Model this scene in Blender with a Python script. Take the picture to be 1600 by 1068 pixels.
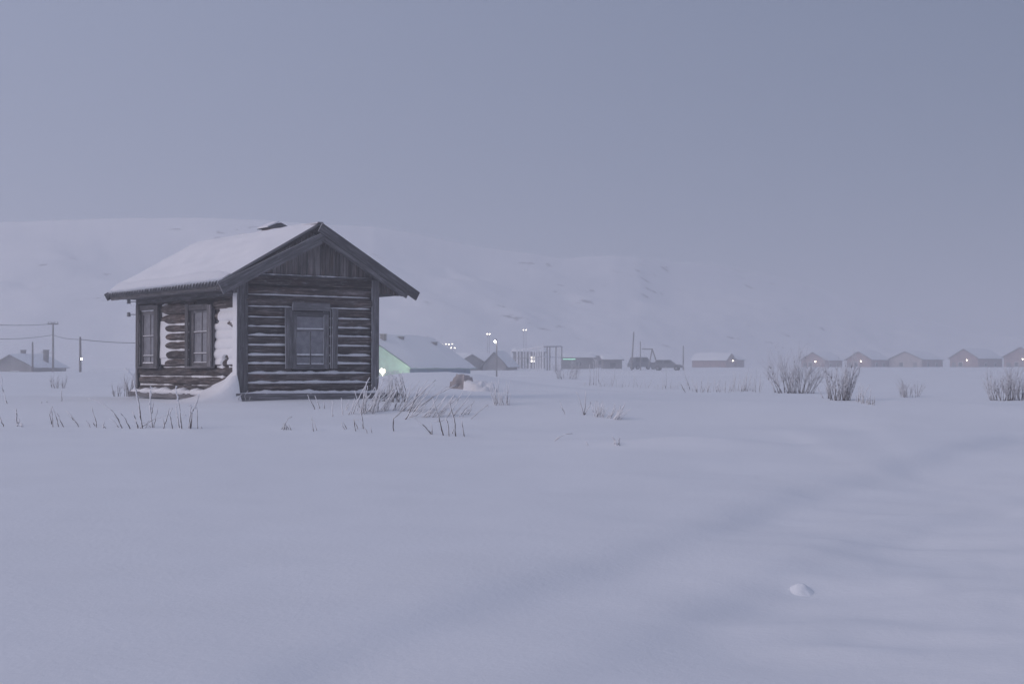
import bpy, math, random
import numpy as np
from mathutils import Vector, Matrix, noise as mnoise

# ------------------------------------------------------------------ camera, sky, sun, exposure
scene = bpy.context.scene
col = scene.collection
for o in list(bpy.data.objects):
    bpy.data.objects.remove(o)
F = 2222.0                      # focal length in photo pixels (50 mm on a 36 mm sensor)
CAMZ = 1.75
HOR = 573.0                     # photo row of the horizon
PITCH = math.atan((HOR - 534.0) / F)
cd = bpy.data.cameras.new("camera")
cam = bpy.data.objects.new("camera", cd); col.objects.link(cam)
cd.sensor_width = 36.0; cd.lens = 50.0
cd.clip_start = 0.1; cd.clip_end = 6000.0
cam.location = (0, 0, CAMZ)
cam.rotation_euler = (math.pi / 2 + PITCH, 0, 0)
scene.camera = cam

SUN_EL = math.radians(26.0)
SUN_AZ = math.radians(-114.0)   # compass angle from the view axis: the light comes from the left, a little behind
w = bpy.data.worlds.new("World"); scene.world = w; w.use_nodes = True
nt = w.node_tree; nt.nodes.clear()
out = nt.nodes.new("ShaderNodeOutputWorld")
bg = nt.nodes.new("ShaderNodeBackground")
sky = nt.nodes.new("ShaderNodeTexSky"); sky.sky_type = 'NISHITA'
sky.sun_disc = False; sky.sun_elevation = SUN_EL; sky.sun_rotation = SUN_AZ
sky.air_density = 1.0; sky.dust_density = 0.5; sky.ozone_density = 2.0
# an even veil of cloud, brighter towards the low sun on the left
tcw = nt.nodes.new("ShaderNodeTexCoord")
dotw = nt.nodes.new("ShaderNodeVectorMath"); dotw.operation = 'DOT_PRODUCT'
dotw.inputs[1].default_value = (math.sin(SUN_AZ), math.cos(SUN_AZ), 0.12)
nt.links.new(tcw.outputs["Generated"], dotw.inputs[0])
mrw = nt.nodes.new("ShaderNodeMapRange"); mrw.inputs[1].default_value = -1.0; mrw.inputs[2].default_value = 1.0
nt.links.new(dotw.outputs["Value"], mrw.inputs[0])
veil = nt.nodes.new("ShaderNodeMix"); veil.data_type = 'RGBA'
veil.inputs[6].default_value = (0.85, 1.18, 2.0, 1); veil.inputs[7].default_value = (4.6, 5.0, 6.9, 1)
nt.links.new(mrw.outputs[0], veil.inputs[0])
mixw = nt.nodes.new("ShaderNodeMix"); mixw.data_type = 'RGBA'
mixw.inputs[0].default_value = 0.92
nt.links.new(veil.outputs[2], mixw.inputs[7])
nt.links.new(sky.outputs[0], mixw.inputs[6])
nt.links.new(mixw.outputs[2], bg.inputs[0])
bg.inputs[1].default_value = 0.1
nt.links.new(bg.outputs[0], out.inputs[0])

sd = bpy.data.lights.new("sun", 'SUN'); sun = bpy.data.objects.new("sun", sd); col.objects.link(sun)
sd.energy = 1.1; sd.angle = math.radians(40); sd.color = (1.0, 0.83, 0.76)
sv = Vector((math.cos(SUN_EL) * math.sin(SUN_AZ), math.cos(SUN_EL) * math.cos(SUN_AZ), math.sin(SUN_EL)))
sun.rotation_euler = sv.to_track_quat('Z', 'Y').to_euler()
sun.location = (-30, -10, 40)

vs = scene.view_settings
vs.view_transform = 'Standard'; vs.look = 'None'; vs.gamma = 1.0; vs.exposure = 0.0; vs.use_curve_mapping = False
scene.render.engine = 'CYCLES'
scene.cycles.use_denoising = True
scene.cycles.volume_bounces = 2
scene.cycles.max_bounces = 8

HAZE_DENSITY = 0.0031
R = random.Random(7)

# ------------------------------------------------------------------ pixel helpers (photo pixels, 1600 wide)
cP, sP = math.cos(PITCH), math.sin(PITCH)
def ray(px, py):
    x = (px - 800.0) / F; y = (534.0 - py) / F
    return Vector((x, cP - y * sP, sP + y * cP))           # direction, camera at (0,0,CAMZ)
def at(px, py, Y):
    d = ray(px, py); t = Y / d.y
    return Vector((d.x * t, Y, CAMZ + d.z * t))
def on_plane(px, py, p0, n):
    d = ray(px, py); c = Vector((0, 0, CAMZ)); t = (p0 - c).dot(n) / d.dot(n)
    return c + d * t

# ------------------------------------------------------------------ terrain height
def hash2(ix, iy, s):
    h = (ix * 374761393 + iy * 668265263 + s * 1442695041) & 0xffffffff
    h = ((h ^ (h >> 13)) * 1274126177) & 0xffffffff
    return ((h ^ (h >> 16)) & 0xffff) / 32767.5 - 1.0
def vnoise(x, y, s=0):
    x = np.asarray(x, float); y = np.asarray(y, float)
    ix = np.floor(x).astype(np.int64); iy = np.floor(y).astype(np.int64)
    fx = x - ix; fy = y - iy
    fx = fx * fx * fx * (fx * (fx * 6 - 15) + 10); fy = fy * fy * fy * (fy * (fy * 6 - 15) + 10)
    a = hash2(ix, iy, s); b = hash2(ix + 1, iy, s); c = hash2(ix, iy + 1, s); d = hash2(ix + 1, iy + 1, s)
    return (a + (b - a) * fx) * (1 - fy) + (c + (d - c) * fx) * fy
PR_Y = np.array([-60, 0, 4, 8, 14, 20, 25.5, 28.6, 31, 33, 36, 42, 60, 100, 170, 230, 300, 500, 1300])
PR_Z = np.array([0, -.03, -.03, -.03, .12, .32, .50, .545, .80, .94, .95, .90, .93, .98, 1.15, 1.5, 1.72, 1.75, 1.75])
PR_YS = np.linspace(-60, 1300, 13601)
_z = np.interp(PR_YS, PR_Y, PR_Z)
_k = np.exp(-0.5 * (np.arange(-40, 41) / 11.0) ** 2); _k /= _k.sum()
_zs = np.convolve(np.pad(_z, 40, mode='edge'), _k, 'valid')
def gauss(x, y, cx, cy, sx, sy, ang=0.0):
    c, s = math.cos(ang), math.sin(ang); dx = x - cx; dy = y - cy
    u = dx * c + dy * s; v = -dx * s + dy * c
    return np.exp(-0.5 * ((u / sx) ** 2 + (v / sy) ** 2))
def seg_dist(x, y, pts):
    best = np.full(np.shape(x), 1e9); 
    for (ax, ay), (bx, by) in zip(pts[:-1], pts[1:]):
        vx, vy = bx - ax, by - ay; L2 = vx * vx + vy * vy
        t = np.clip(((x - ax) * vx + (y - ay) * vy) / L2, 0, 1)
        best = np.minimum(best, np.hypot(x - ax - t * vx, y - ay - t * vy))
    return best
def seg_signed(x, y, pts):
    best = np.full(np.shape(x), 1e9); sgn = np.zeros(np.shape(x))
    for (ax, ay), (bx, by) in zip(pts[:-1], pts[1:]):
        vx, vy = bx - ax, by - ay; L2 = vx * vx + vy * vy
        t = np.clip(((x - ax) * vx + (y - ay) * vy) / L2, 0, 1)
        d = np.hypot(x - ax - t * vx, y - ay - t * vy); s_ = ((x - ax) * vy - (y - ay) * vx) / math.sqrt(L2)
        sgn = np.where(d < best, s_, sgn); best = np.minimum(best, d)
    return best, sgn
BUMPS = []                      # (cx, cy, sx, sy, ang, h)
RUTS = []                       # (points, width, depth)
BANK = [(560, 592), (600, 583), (625, 579), (660, 577), (700, 576), (745, 579), (800, 587), (870, 596), (950, 604), (1010, 611), (1100, 616)]
BX = np.array([at(p, q, 56.0).x for p, q in BANK]); BZ = np.array([at(p, q, 56.0).z for p, q in BANK])
def ground(x, y):
    x = np.asarray(x, float); y = np.asarray(y, float)
    r = np.hypot(x, y) * np.where(y < 0, -1, 1)
    wob = 0.7 * vnoise(x / 7.0, y / 7.0, 3) + 0.02 * x * np.clip((r - 12) / 20, 0, 1)
    near = np.clip((r - 5) / 15, 0, 1) * np.clip((60 - r) / 25, 0, 1)
    z = np.interp(y + wob * near, PR_YS, _zs)
    # snow bank behind the cabin, its crest falling to the right
    cz = np.interp(x, BX, BZ) - np.interp(56.0, PR_YS, _zs)
    side = np.clip((x + 9.0) / 3.0, 0, 1) * np.clip((9.0 - x) / 3.0, 0, 1)
    z = z + np.clip(cz, 0, 2) * side * np.where(y < 56, np.exp(-0.5 * ((y - 56) / 4.2) ** 2), np.exp(-0.5 * ((y - 56) / 5.5) ** 2))
    z = z - 2.6 * gauss(x, y, -8.5, 152, 15, 13)                                       # lower ground round the green house
    z = z - 0.38 * gauss(x, y, 9.0, 66, 16, 8) - 0.25 * gauss(x, y, -19, 48, 9, 4) 
    z = z + 0.55 * gauss(x, y, -30, 78, 14, 9) + 0.5 * gauss(x, y, -21, 95, 7, 5)
    for cx, cy, sx, sy, a, h in BUMPS:
        z = z + h * gauss(x, y, cx, cy, sx, sy, a)
    for pts, wd, dp in RUTS:                                                        # drifted-over lips, the snow lower on their right
        d, sd_ = seg_signed(x, y, pts)
        brk = 0.75 + 0.45 * vnoise(x / 2.3, y / 2.3, 21)
        sg = 1 / (1 + np.exp(-np.clip(sd_ / wd, -30, 30)))
        z = z - dp * brk * sg * np.exp(-np.maximum(sd_, 0) / 2.6) * np.exp(-0.5 * (np.maximum(d - np.abs(sd_), 0) / .6) ** 2)
    amp = np.clip((np.abs(r) - 3) / 20, 0.25, 1)
    z = z + amp * (0.05 * vnoise(x / 5.0, y / 3.2, 1) + 0.022 * vnoise(x / 1.9 + 7, y / 1.3, 2)) + 0.005 * vnoise(x / .55, y / .38, 4)
    rr = np.clip((x - 0.5) / 3.0, 0, 1) * np.clip((24 - r) / 8, 0, 1)              # wind-worked crust on the right
    z = z + rr * (0.032 * vnoise(x / .9 + y / 2.4, y / .7, 5) + 0.012 * vnoise(x / .35, y / .25, 6))
    return z
def gz(x, y): return float(ground(x, y))
def on_ground(px, py, ymin=4.0, ymax=400.0):
    d = ray(px, py)
    ys = np.geomspace(ymin, ymax, 1500); t = ys / d.y
    xs = d.x * t; zr = CAMZ + d.z * t; below = zr <= ground(xs, ys)
    i = int(np.argmax(below)) if below.any() else len(ys) - 1
    Y = float(ys[i]); x = d.x * Y / d.y
    return Vector((x, Y, gz(x, Y)))
def flat_ground(px, py):        # on the bare profile, for laying out the ruts
    p = on_ground(px, py); return (p.x, p.y)
# wheel ruts drifted over with snow, crossing the right foreground
_r1 = [flat_ground(*p) for p in ((380, 1090), (520, 1030), (700, 950), (860, 893), (1000, 858), (1130, 815), (1260, 765), (1420, 715), (1580, 680))]
_r2 = [flat_ground(*p) for p in ((860, 1062), (1000, 990), (1110, 925), (1230, 872), (1340, 832), (1450, 800), (1590, 770))]
_r3 = [flat_ground(*p) for p in ((1250, 678), (1290, 703), (1350, 726), (1430, 742), (1530, 760))]
_r4 = [flat_ground(*p) for p in ((1360, 668), (1400, 700), (1440, 722), (1500, 742), (1590, 752))]
_bm = []
for px, py, sx, sy, a, h in ((1090, 694, 1.1, .35, -.05, .16), (1010, 697, .9, .22, .05, .05), (1320, 985, .3, .14, -.2, .035), (1262, 880, .30, .14, .2, .05),
                             (1490, 818, .35, .14, .1, .04), (1490, 838, .4, .15, 0, .04), (1225, 945, .45, .25, 0, .05), (1150, 880, .7, .25, .2, .03),
                             (870, 690, 1.6, .3, 0, .05), (420, 672, 3.0, .5, .05, .06), (650, 678, 2.5, .4, -.05, .08), (1010, 622, 3, 1.0, 0, .1)):
    p = flat_ground(px, py); _bm.append((p[0], p[1], sx, sy, a, h))
RUTS += [(_r1, .15, .19), (_r2, .13, .11), (_r3, .12, .07), (_r4, .12, .05)]
BUMPS += _bm

# ------------------------------------------------------------------ materials
def new_mat(name):
    m = bpy.data.materials.new(name); m.use_nodes = True
    return m, m.node_tree, m.node_tree.nodes["Principled BSDF"]
def N(t, kind, **kw):
    n = t.nodes.new(kind)
    for k, v in kw.items(): setattr(n, k, v)
    return n
def ramp(t, fac, stops):
    r = N(t, "ShaderNodeValToRGB"); cr = r.color_ramp
    while len(cr.elements) < len(stops): cr.elements.new(0.5)
    for e, (p, c) in zip(cr.elements, stops):
        e.position = p; e.color = (c[0], c[1], c[2], 1) if not isinstance(c, (int, float)) else (c, c, c, 1)
    if fac is not None: t.links.new(fac, r.inputs[0])
    return r
def snow_mat(name, base=(.83, .85, .88), bump=.25, scale=9.0):
    m, t, b = new_mat(name)
    g = N(t, "ShaderNodeNewGeometry")
    n1 = N(t, "ShaderNodeTexNoise"); n1.inputs["Scale"].default_value = 0.7; n1.inputs["Detail"].default_value = 5
    n2 = N(t, "ShaderNodeTexNoise"); n2.inputs["Scale"].default_value = scale; n2.inputs["Detail"].default_value = 6; n2.inputs["Roughness"].default_value = .65
    t.links.new(g.outputs["Position"], n1.inputs["Vector"]); t.links.new(g.outputs["Position"], n2.inputs["Vector"])
    r = ramp(t, n1.outputs[0], [(.3, tuple(c * .96 for c in base)), (.7, base)])
    t.links.new(r.outputs[0], b.inputs["Base Color"])
    b.inputs["Roughness"].default_value = .75; b.inputs["Specular IOR Level"].default_value = .2
    bp = N(t, "ShaderNodeBump"); bp.inputs["Strength"].default_value = bump; bp.inputs["Distance"].default_value = .02
    t.links.new(n2.outputs[0], bp.inputs["Height"]); t.links.new(bp.outputs[0], b.inputs["Normal"])
    return m
def wood_mat(name, dark, mid, light, frost=0.0, scale=1.0, warm=None, rime=0.0):
    m, t, b = new_mat(name)
    a = N(t, "ShaderNodeAttribute", attribute_name="gc")
    oi = N(t, "ShaderNodeObjectInfo")
    mp = N(t, "ShaderNodeMapping"); mp.inputs["Scale"].default_value = (1.6 * scale, 26 * scale, 26 * scale)
    t.links.new(a.outputs["Vector"], mp.inputs["Vector"])
    n1 = N(t, "ShaderNodeTexNoise"); n1.inputs["Scale"].default_value = 1.0; n1.inputs["Detail"].default_value = 7; n1.inputs["Roughness"].default_value = .68
    t.links.new(mp.outputs[0], n1.inputs["Vector"])
    mp2 = N(t, "ShaderNodeMapping"); mp2.inputs["Scale"].default_value = (1.1, 4, 4)
    t.links.new(a.outputs["Vector"], mp2.inputs["Vector"])
    n2 = N(t, "ShaderNodeTexNoise"); n2.inputs["Scale"].default_value = 1.3; n2.inputs["Detail"].default_value = 4
    t.links.new(mp2.outputs[0], n2.inputs["Vector"])
    r1 = ramp(t, n1.outputs[0], [(.32, dark), (.52, mid), (.72, light)])
    last = r1.outputs[0]
    if warm:
        r2 = ramp(t, n2.outputs[0], [(.5, 0.0), (.72, 1.0)])
        mx = N(t, "ShaderNodeMix", data_type='RGBA', blend_type='MULTIPLY'); t.links.new(r2.outputs[0], mx.inputs[0])
        t.links.new(last, mx.inputs[6]); mx.inputs[7].default_value = (*warm, 1); last = mx.outputs[2]
    hv = N(t, "ShaderNodeHueSaturation"); t.links.new(last, hv.inputs["Color"])
    mr = N(t, "ShaderNodeMapRange"); mr.inputs[3].default_value = .65; mr.inputs[4].default_value = 1.4
    t.links.new(oi.outputs["Random"], mr.inputs[0]); t.links.new(mr.outputs[0], hv.inputs["Value"]); last = hv.outputs[0]
    if frost > 0:                           # hoar frost caught on the grain
        mp3 = N(t, "ShaderNodeMapping"); mp3.inputs["Scale"].default_value = (5, 22, 22); t.links.new(a.outputs["Vector"], mp3.inputs["Vector"])
        n3 = N(t, "ShaderNodeTexNoise"); n3.inputs["Scale"].default_value = 1.0; n3.inputs["Detail"].default_value = 8; n3.inputs["Roughness"].default_value = .75
        t.links.new(mp3.outputs[0], n3.inputs["Vector"])
        r3 = ramp(t, n3.outputs[0], [(.60 - .1 * frost, 0.0), (.80, min(.8, .9 * frost))])
        mx = N(t, "ShaderNodeMix", data_type='RGBA'); t.links.new(r3.outputs[0], mx.inputs[0]); t.links.new(last, mx.inputs[6])
        mx.inputs[7].default_value = (.6, .6, .64, 1); last = mx.outputs[2]
    if rime > 0:                            # rime on edges turned to the wind
        ge = N(t, "ShaderNodeNewGeometry"); dp = N(t, "ShaderNodeVectorMath", operation='DOT_PRODUCT'); dp.inputs[1].default_value = Vector((-.75, -.2, .5)).normalized()
        t.links.new(ge.outputs["True Normal"], dp.inputs[0])
        ma = N(t, "ShaderNodeMath", operation='MULTIPLY_ADD'); t.links.new(n2.outputs[0], ma.inputs[0]); ma.inputs[1].default_value = .6; t.links.new(dp.outputs["Value"], ma.inputs[2])
        r4 = ramp(t, ma.outputs[0], [(.62, 0.0), (.86, rime)])
        mx = N(t, "ShaderNodeMix", data_type='RGBA'); t.links.new(r4.outputs[0], mx.inputs[0]); t.links.new(last, mx.inputs[6])
        mx.inputs[7].default_value = (.66, .66, .69, 1); last = mx.outputs[2]
    t.links.new(last, b.inputs["Base Color"])
    b.inputs["Roughness"].default_value = .85; b.inputs["Specular IOR Level"].default_value = .25
    bp = N(t, "ShaderNodeBump"); bp.inputs["Strength"].default_value = .7; bp.inputs["Distance"].default_value = .012
    t.links.new(n1.outputs[0], bp.inputs["Height"]); t.links.new(bp.outputs[0], b.inputs["Normal"])
    return m
def plain(name, c, rough=.8, var=.12, scale=3.0, metal=0.0):
    m, t, b = new_mat(name)
    g = N(t, "ShaderNodeNewGeometry")
    n = N(t, "ShaderNodeTexNoise"); n.inputs["Scale"].default_value = scale; n.inputs["Detail"].default_value = 5
    t.links.new(g.outputs["Position"], n.inputs["Vector"])
    r = ramp(t, n.outputs[0], [(.3, tuple(v * (1 - var) for v in c)), (.7, tuple(min(1, v * (1 + var)) for v in c))])
    t.links.new(r.outputs[0], b.inputs["Base Color"]); b.inputs["Roughness"].default_value = rough; b.inputs["Metallic"].default_value = metal
    return m
def emit(name, c, s):
    m, t, b = new_mat(name); b.inputs["Base Color"].default_value = (*c, 1)
    b.inputs["Emission Color"].default_value = (*c, 1); b.inputs["Emission Strength"].default_value = s
    return m
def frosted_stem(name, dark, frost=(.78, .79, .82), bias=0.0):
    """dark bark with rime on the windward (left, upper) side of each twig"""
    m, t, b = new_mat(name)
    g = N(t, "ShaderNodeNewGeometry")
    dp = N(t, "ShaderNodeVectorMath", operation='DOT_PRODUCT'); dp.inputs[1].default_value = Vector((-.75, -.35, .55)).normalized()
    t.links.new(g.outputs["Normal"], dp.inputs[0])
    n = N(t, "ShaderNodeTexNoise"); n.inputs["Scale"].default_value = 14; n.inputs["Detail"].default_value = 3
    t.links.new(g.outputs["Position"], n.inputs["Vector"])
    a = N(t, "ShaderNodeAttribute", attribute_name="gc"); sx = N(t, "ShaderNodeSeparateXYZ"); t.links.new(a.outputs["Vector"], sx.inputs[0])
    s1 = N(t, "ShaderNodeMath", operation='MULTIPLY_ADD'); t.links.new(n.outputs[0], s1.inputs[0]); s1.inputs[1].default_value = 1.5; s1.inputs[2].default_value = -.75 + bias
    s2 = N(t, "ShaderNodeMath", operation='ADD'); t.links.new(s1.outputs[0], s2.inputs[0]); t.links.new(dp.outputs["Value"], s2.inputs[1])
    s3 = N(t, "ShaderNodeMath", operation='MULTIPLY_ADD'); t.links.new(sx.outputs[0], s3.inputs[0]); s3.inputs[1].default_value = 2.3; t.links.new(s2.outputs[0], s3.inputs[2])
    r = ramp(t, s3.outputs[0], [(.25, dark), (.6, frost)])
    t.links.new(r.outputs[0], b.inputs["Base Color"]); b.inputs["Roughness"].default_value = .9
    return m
M = {}
M['snow'] = snow_mat("snow")
M['snow_near'] = snow_mat("drifted_snow", bump=.35, scale=14)
M['snow_wall'] = snow_mat("wind_packed_snow", base=(.84, .84, .86), bump=.6, scale=16)
M['log'] = wood_mat("weathered_log", (.012, .009, .008), (.078, .063, .057), (.30, .265, .255), frost=.6, warm=(1.0, .82, .72))
M['board'] = wood_mat("weathered_board", (0.059, 0.055, 0.058), (0.139, 0.132, 0.137), (0.277, 0.271, 0.280), frost=.5)
M['board_rime'] = wood_mat("rimed_board", (0.059, 0.055, 0.058), (0.132, 0.127, 0.132), (0.264, 0.259, 0.268), frost=.5, rime=.85)
M['plank'] = wood_mat("gable_plank", (0.051, 0.043, 0.043), (0.160, 0.144, 0.142), (0.362, 0.341, 0.341), frost=.5, scale=.8, warm=(1.0, .86, .76), rime=.5)
M['dark_gap'] = plain("wall_core", (.035, .03, .03))
M['slate'] = plain("roof_sheet", (.12, .12, .13))
M['iron'] = plain("rusty_iron", (.10, .09, .09), .6)
M['ceramic'] = plain("insulator_ceramic", (.30, .30, .32), .35)
gm, gt, gb = new_mat("frosted_glass")
n = N(gt, "ShaderNodeTexNoise"); n.inputs["Scale"].default_value = 7; n.inputs["Detail"].default_value = 6
g = N(gt, "ShaderNodeNewGeometry"); gt.links.new(g.outputs["Position"], n.inputs["Vector"])
r = ramp(gt, n.outputs[0], [(.3, (.17, .168, .185)), (.7, (.27, .268, .288))]); gt.links.new(r.outputs[0], gb.inputs["Base Color"])
gb.inputs["Roughness"].default_value = .28; gb.inputs["Specular IOR Level"].default_value = .35
M['glass'] = gm
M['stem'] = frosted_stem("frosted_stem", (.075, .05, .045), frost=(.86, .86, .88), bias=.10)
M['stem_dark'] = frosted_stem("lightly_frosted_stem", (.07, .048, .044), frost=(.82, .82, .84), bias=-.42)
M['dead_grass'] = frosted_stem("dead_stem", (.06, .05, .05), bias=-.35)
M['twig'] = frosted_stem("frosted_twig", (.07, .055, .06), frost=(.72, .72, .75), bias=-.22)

# ------------------------------------------------------------------ mesh building
class MB:
    def __init__(s): s.v = []; s.f = []; s.g = []
    def add(s, vs, fs, gs):
        o = len(s.v); s.v += [tuple(p) for p in vs]; s.g += [tuple(p) for p in gs]; s.f += [tuple(i + o for i in q) for q in fs]
    def box(s, c, ax, ay, az, jit=0.0):
        """c centre; ax, ay, az half vectors, ax along the grain"""
        c, ax, ay, az = (Vector(q) for q in (c, ax, ay, az))
        lx, ly, lz = ax.length, ay.length, az.length; of = R.random() * 40
        vs, gs = [], []
        for i in (-1, 1):
            for j in (-1, 1):
                for k in (-1, 1):
                    e = Vector((R.uniform(-jit, jit), R.uniform(-jit, jit), R.uniform(-jit, jit))) if jit else Vector((0, 0, 0))
                    vs.append(c + ax * i + ay * j + az * k + e); gs.append((lx * i + of, ly * j + of * .7, lz * k + of * .3))
        fs = [(0, 1, 3, 2), (4, 6, 7, 5), (0, 4, 5, 1), (2, 3, 7, 6), (0, 2, 6, 4), (1, 5, 7, 3)]
        if ax.cross(ay).dot(az) < 0: fs = [q[::-1] for q in fs]
        s.add(vs, fs, gs); return s
    def bar(s, p0, p1, wdir, wd, tdir, th, jit=0.0):
        p0, p1 = Vector(p0), Vector(p1)
        return s.box((p0 + p1) / 2, (p1 - p0) / 2, Vector(wdir).normalized() * wd / 2, Vector(tdir).normalized() * th / 2, jit)
    def tube(s, pts, rad, n=6, cap=True, squash=None, gx=None):
        pts = [Vector(p) for p in pts]; of = R.random() * 40 if gx is None else 0.0
        vs, gs, fs = [], [], []; L = 0.0
        tot = sum((b - a).length for a, b in zip(pts[:-1], pts[1:])) or 1
        for i, p in enumerate(pts):
            a = pts[max(i - 1, 0)]; b = pts[min(i + 1, len(pts) - 1)]; d = (b - a).normalized()
            ref = Vector((0, 0, 1)) if abs(d.z) < .9 else Vector((0, 1, 0))
            e1 = d.cross(ref).normalized(); e2 = e1.cross(d).normalized()
            if i: L += (p - pts[i - 1]).length
            r = rad[i] if isinstance(rad, (list, tuple)) else rad
            for k in range(n):
                t = 2 * math.pi * k / n; rk = r(i, k) if callable(r) else r
                q = e1 * math.cos(t) * rk + e2 * math.sin(t) * rk * (squash or 1)
                vs.append(p + q); gs.append(((L + of) if gx is None else L / tot * gx, math.cos(t) * rk + of, math.sin(t) * rk + of))
        for i in range(len(pts) - 1):
            for k in range(n):
                a = i * n + k; b = i * n + (k + 1) % n
                fs.append((a, b, b + n, a + n))
        if cap:
            fs.append(tuple(range(n))[::-1]); fs.append(tuple(range((len(pts) - 1) * n, len(pts) * n)))
        s.add(vs, fs, gs); return s
    def grid(s, P, nu, nv):
        """P flat list of points, nv rows of nu"""
        fs = [(j * nu + i, j * nu + i + 1, (j + 1) * nu + i + 1, (j + 1) * nu + i) for j in range(nv - 1) for i in range(nu - 1)]
        s.add(P, fs, P); return s
    def poly_prism(s, poly, ext, grain=None):
        """poly list of 3d points, ext extrusion vector"""
        n = len(poly); ext = Vector(ext); of = R.random() * 40
        vs = [Vector(p) for p in poly] + [Vector(p) + ext for p in poly]
        gr = Vector(grain) if grain else Vector((0, 0, 1)); ref = Vector((0.3, 0.9, 0.1)); b1 = gr.cross(ref).normalized(); b2 = gr.cross(b1)
        gs = [(v.dot(gr) + of, v.dot(b1) + of, v.dot(b2) + of) for v in vs]
        nrm = (vs[1] - vs[0]).cross(vs[2] - vs[0])
        fs = [tuple(range(n)), tuple(range(2 * n - 1, n - 1, -1))] + [(i, i + n, (i + 1) % n + n, (i + 1) % n) for i in range(n)]
        if nrm.dot(ext) > 0: fs = [q[::-1] for q in fs]
        s.add(vs, fs, gs); return s
    def build(s, name, mat, parent=None, smooth=False):
        me = bpy.data.meshes.new(name); me.from_pydata(s.v, [], s.f)
        at_ = me.attributes.new("gc", 'FLOAT_VECTOR', 'POINT'); at_.data.foreach_set("vector", np.array(s.g, dtype=np.float32).ravel())
        me.materials.append(M[mat] if isinstance(mat, str) else mat)
        if smooth: me.polygons.foreach_set("use_smooth", [True] * len(me.polygons))
        me.update()
        o = bpy.data.objects.new(name, me); col.objects.link(o); o.parent = parent
        return o
def empty(name, loc, rz=0.0):
    o = bpy.data.objects.new(name, None); col.objects.link(o); o.location = loc; o.rotation_euler = (0, 0, rz); o.empty_display_size = .3
    return o
def tag(o, label, cat=None, group=None):
    o["label"] = label
    if cat: o["category"] = cat
    if group: o["group"] = group
    return o
def copy_tree(o, parent=None):
    c = o.copy(); col.objects.link(c); c.parent = parent
    for ch in [x for x in bpy.data.objects if x.parent == o]: copy_tree(ch, c)
    return c
def nz(x, y=0.0, z=0.0): return mnoise.noise(Vector((x, y, z)))

# ------------------------------------------------------------------ ground
def polar_mesh(name, zf, radii, angs, mat, close=True):
    A, Rr = np.meshgrid(angs, radii)
    X = Rr * np.sin(A); Y = Rr * np.cos(A); Z = zf(X, Y)
    na, nr = len(angs), len(radii)
    V = np.stack([X, Y, Z], -1).reshape(-1, 3)
    j, i = np.meshgrid(np.arange(nr - 1), np.arange(na if close else na - 1), indexing='ij')
    i2 = (i + 1) % na
    Q = np.stack([j * na + i, j * na + i2, (j + 1) * na + i2, (j + 1) * na + i], -1).reshape(-1, 4)[:, ::-1]
    faces = [tuple(q) for q in Q.tolist()]; verts = [tuple(v) for v in V.tolist()]
    if close:
        verts.append((0, 0, float(zf(0.0, 0.0)))); c = len(verts) - 1
        faces += [(c, (k + 1) % na, k) for k in range(na)]
    me = bpy.data.meshes.new(name); me.from_pydata(verts, [], faces); me.materials.append(mat)
    me.polygons.foreach_set("use_smooth", [True] * len(me.polygons)); me.update()
    o = bpy.data.objects.new(name, me); col.objects.link(o); o["kind"] = "structure"
    return o
angs = np.concatenate([np.radians(np.arange(-26, 26, 0.13)), np.radians(np.arange(26, 334, 3.0))])
radii = np.concatenate([np.geomspace(1.0, 4.0, 14)[:-1], np.geomspace(4.0, 120.0, 330)[:-1], np.geomspace(120, 1200, 60)])
gr = polar_mesh("snow_ground", ground, radii, angs, M['snow_near'])
gr["label"] = "drifted snow field with faint filled-in wheel ruts"

# ------------------------------------------------------------------ hills behind the village
RIDGE = [(-2500, 420), (-900, 372), (-300, 352), (0, 347), (60, 345), (130, 342), (200, 340.5), (320, 340), (400, 343), (480, 349), (540, 352), (585, 353.5), (612, 358), (650, 365), (700, 376),
         (760, 387), (820, 394), (880, 404), (920, 400), (960, 398.5), (1000, 402), (1050, 410), (1090, 411), (1130, 416), (1180, 427), (1240, 440), (1310, 462), (1400, 492), (1520, 520), (1750, 545), (2500, 556), (4000, 560)]
rx = np.array([p[0] for p in RIDGE]); ry = np.array([p[1] for p in RIDGE])
hp, hf = [], []
cols_ = np.concatenate([np.arange(-2500, -100, 60), np.arange(-100, 1700, 5), np.arange(1700, 4001, 60)])
NS = 60
for ppx in cols_:
    yr = float(np.interp(ppx, rx, ry)) 
    Yr = float(np.interp(ppx, [-2500, 0, 500, 880, 1000, 1300, 4000], [370, 370, 370, 410, 430, 540, 540]))
    Y0 = float(np.interp(ppx, [-2500, 0, 600, 1000, 1400, 4000], [225, 225, 235, 275, 330, 330]))
    top = at(ppx, yr, Yr); dx = (ppx - 800.0) / F
    for j in range(NS + 6):
        t = j / NS
        if t <= 1:
            Yd = Y0 + (Yr - Y0) * t; s = t ** 1.25
            s = s * (1 - .25 * math.sin(math.pi * t) ** 2 * nz(dx * 9, t * 2.1, 4.4))
            z = 0.9 + (top.z - .9) * s
            k = math.sin(math.pi * min(t, .999)) ** .7
            z += k * (2.2 * nz(dx * Yd * .021, Yd * .021, 1.0) + 1.0 * nz(dx * Yd * .06, Yd * .06, 2.0) + .5 * nz(dx * Yd * .17, Yd * .15, 3.0))
            z += (1.0 * nz(ppx * .045, 3.1) + .8 * nz(ppx * .13, 9.0)) * .17 * t ** 8
            rid = max(0.0, nz(dx * Yd * .05 + 5, Yd * .09, 7.7) - .25)
            z += k * rid * 3.2
        else:
            Yd = Yr + (t - 1) * 900; z = top.z - (t - 1) * 160
        hp.append((dx * Yd, Yd, max(z, -1.5)))
W_ = NS + 6
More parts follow.
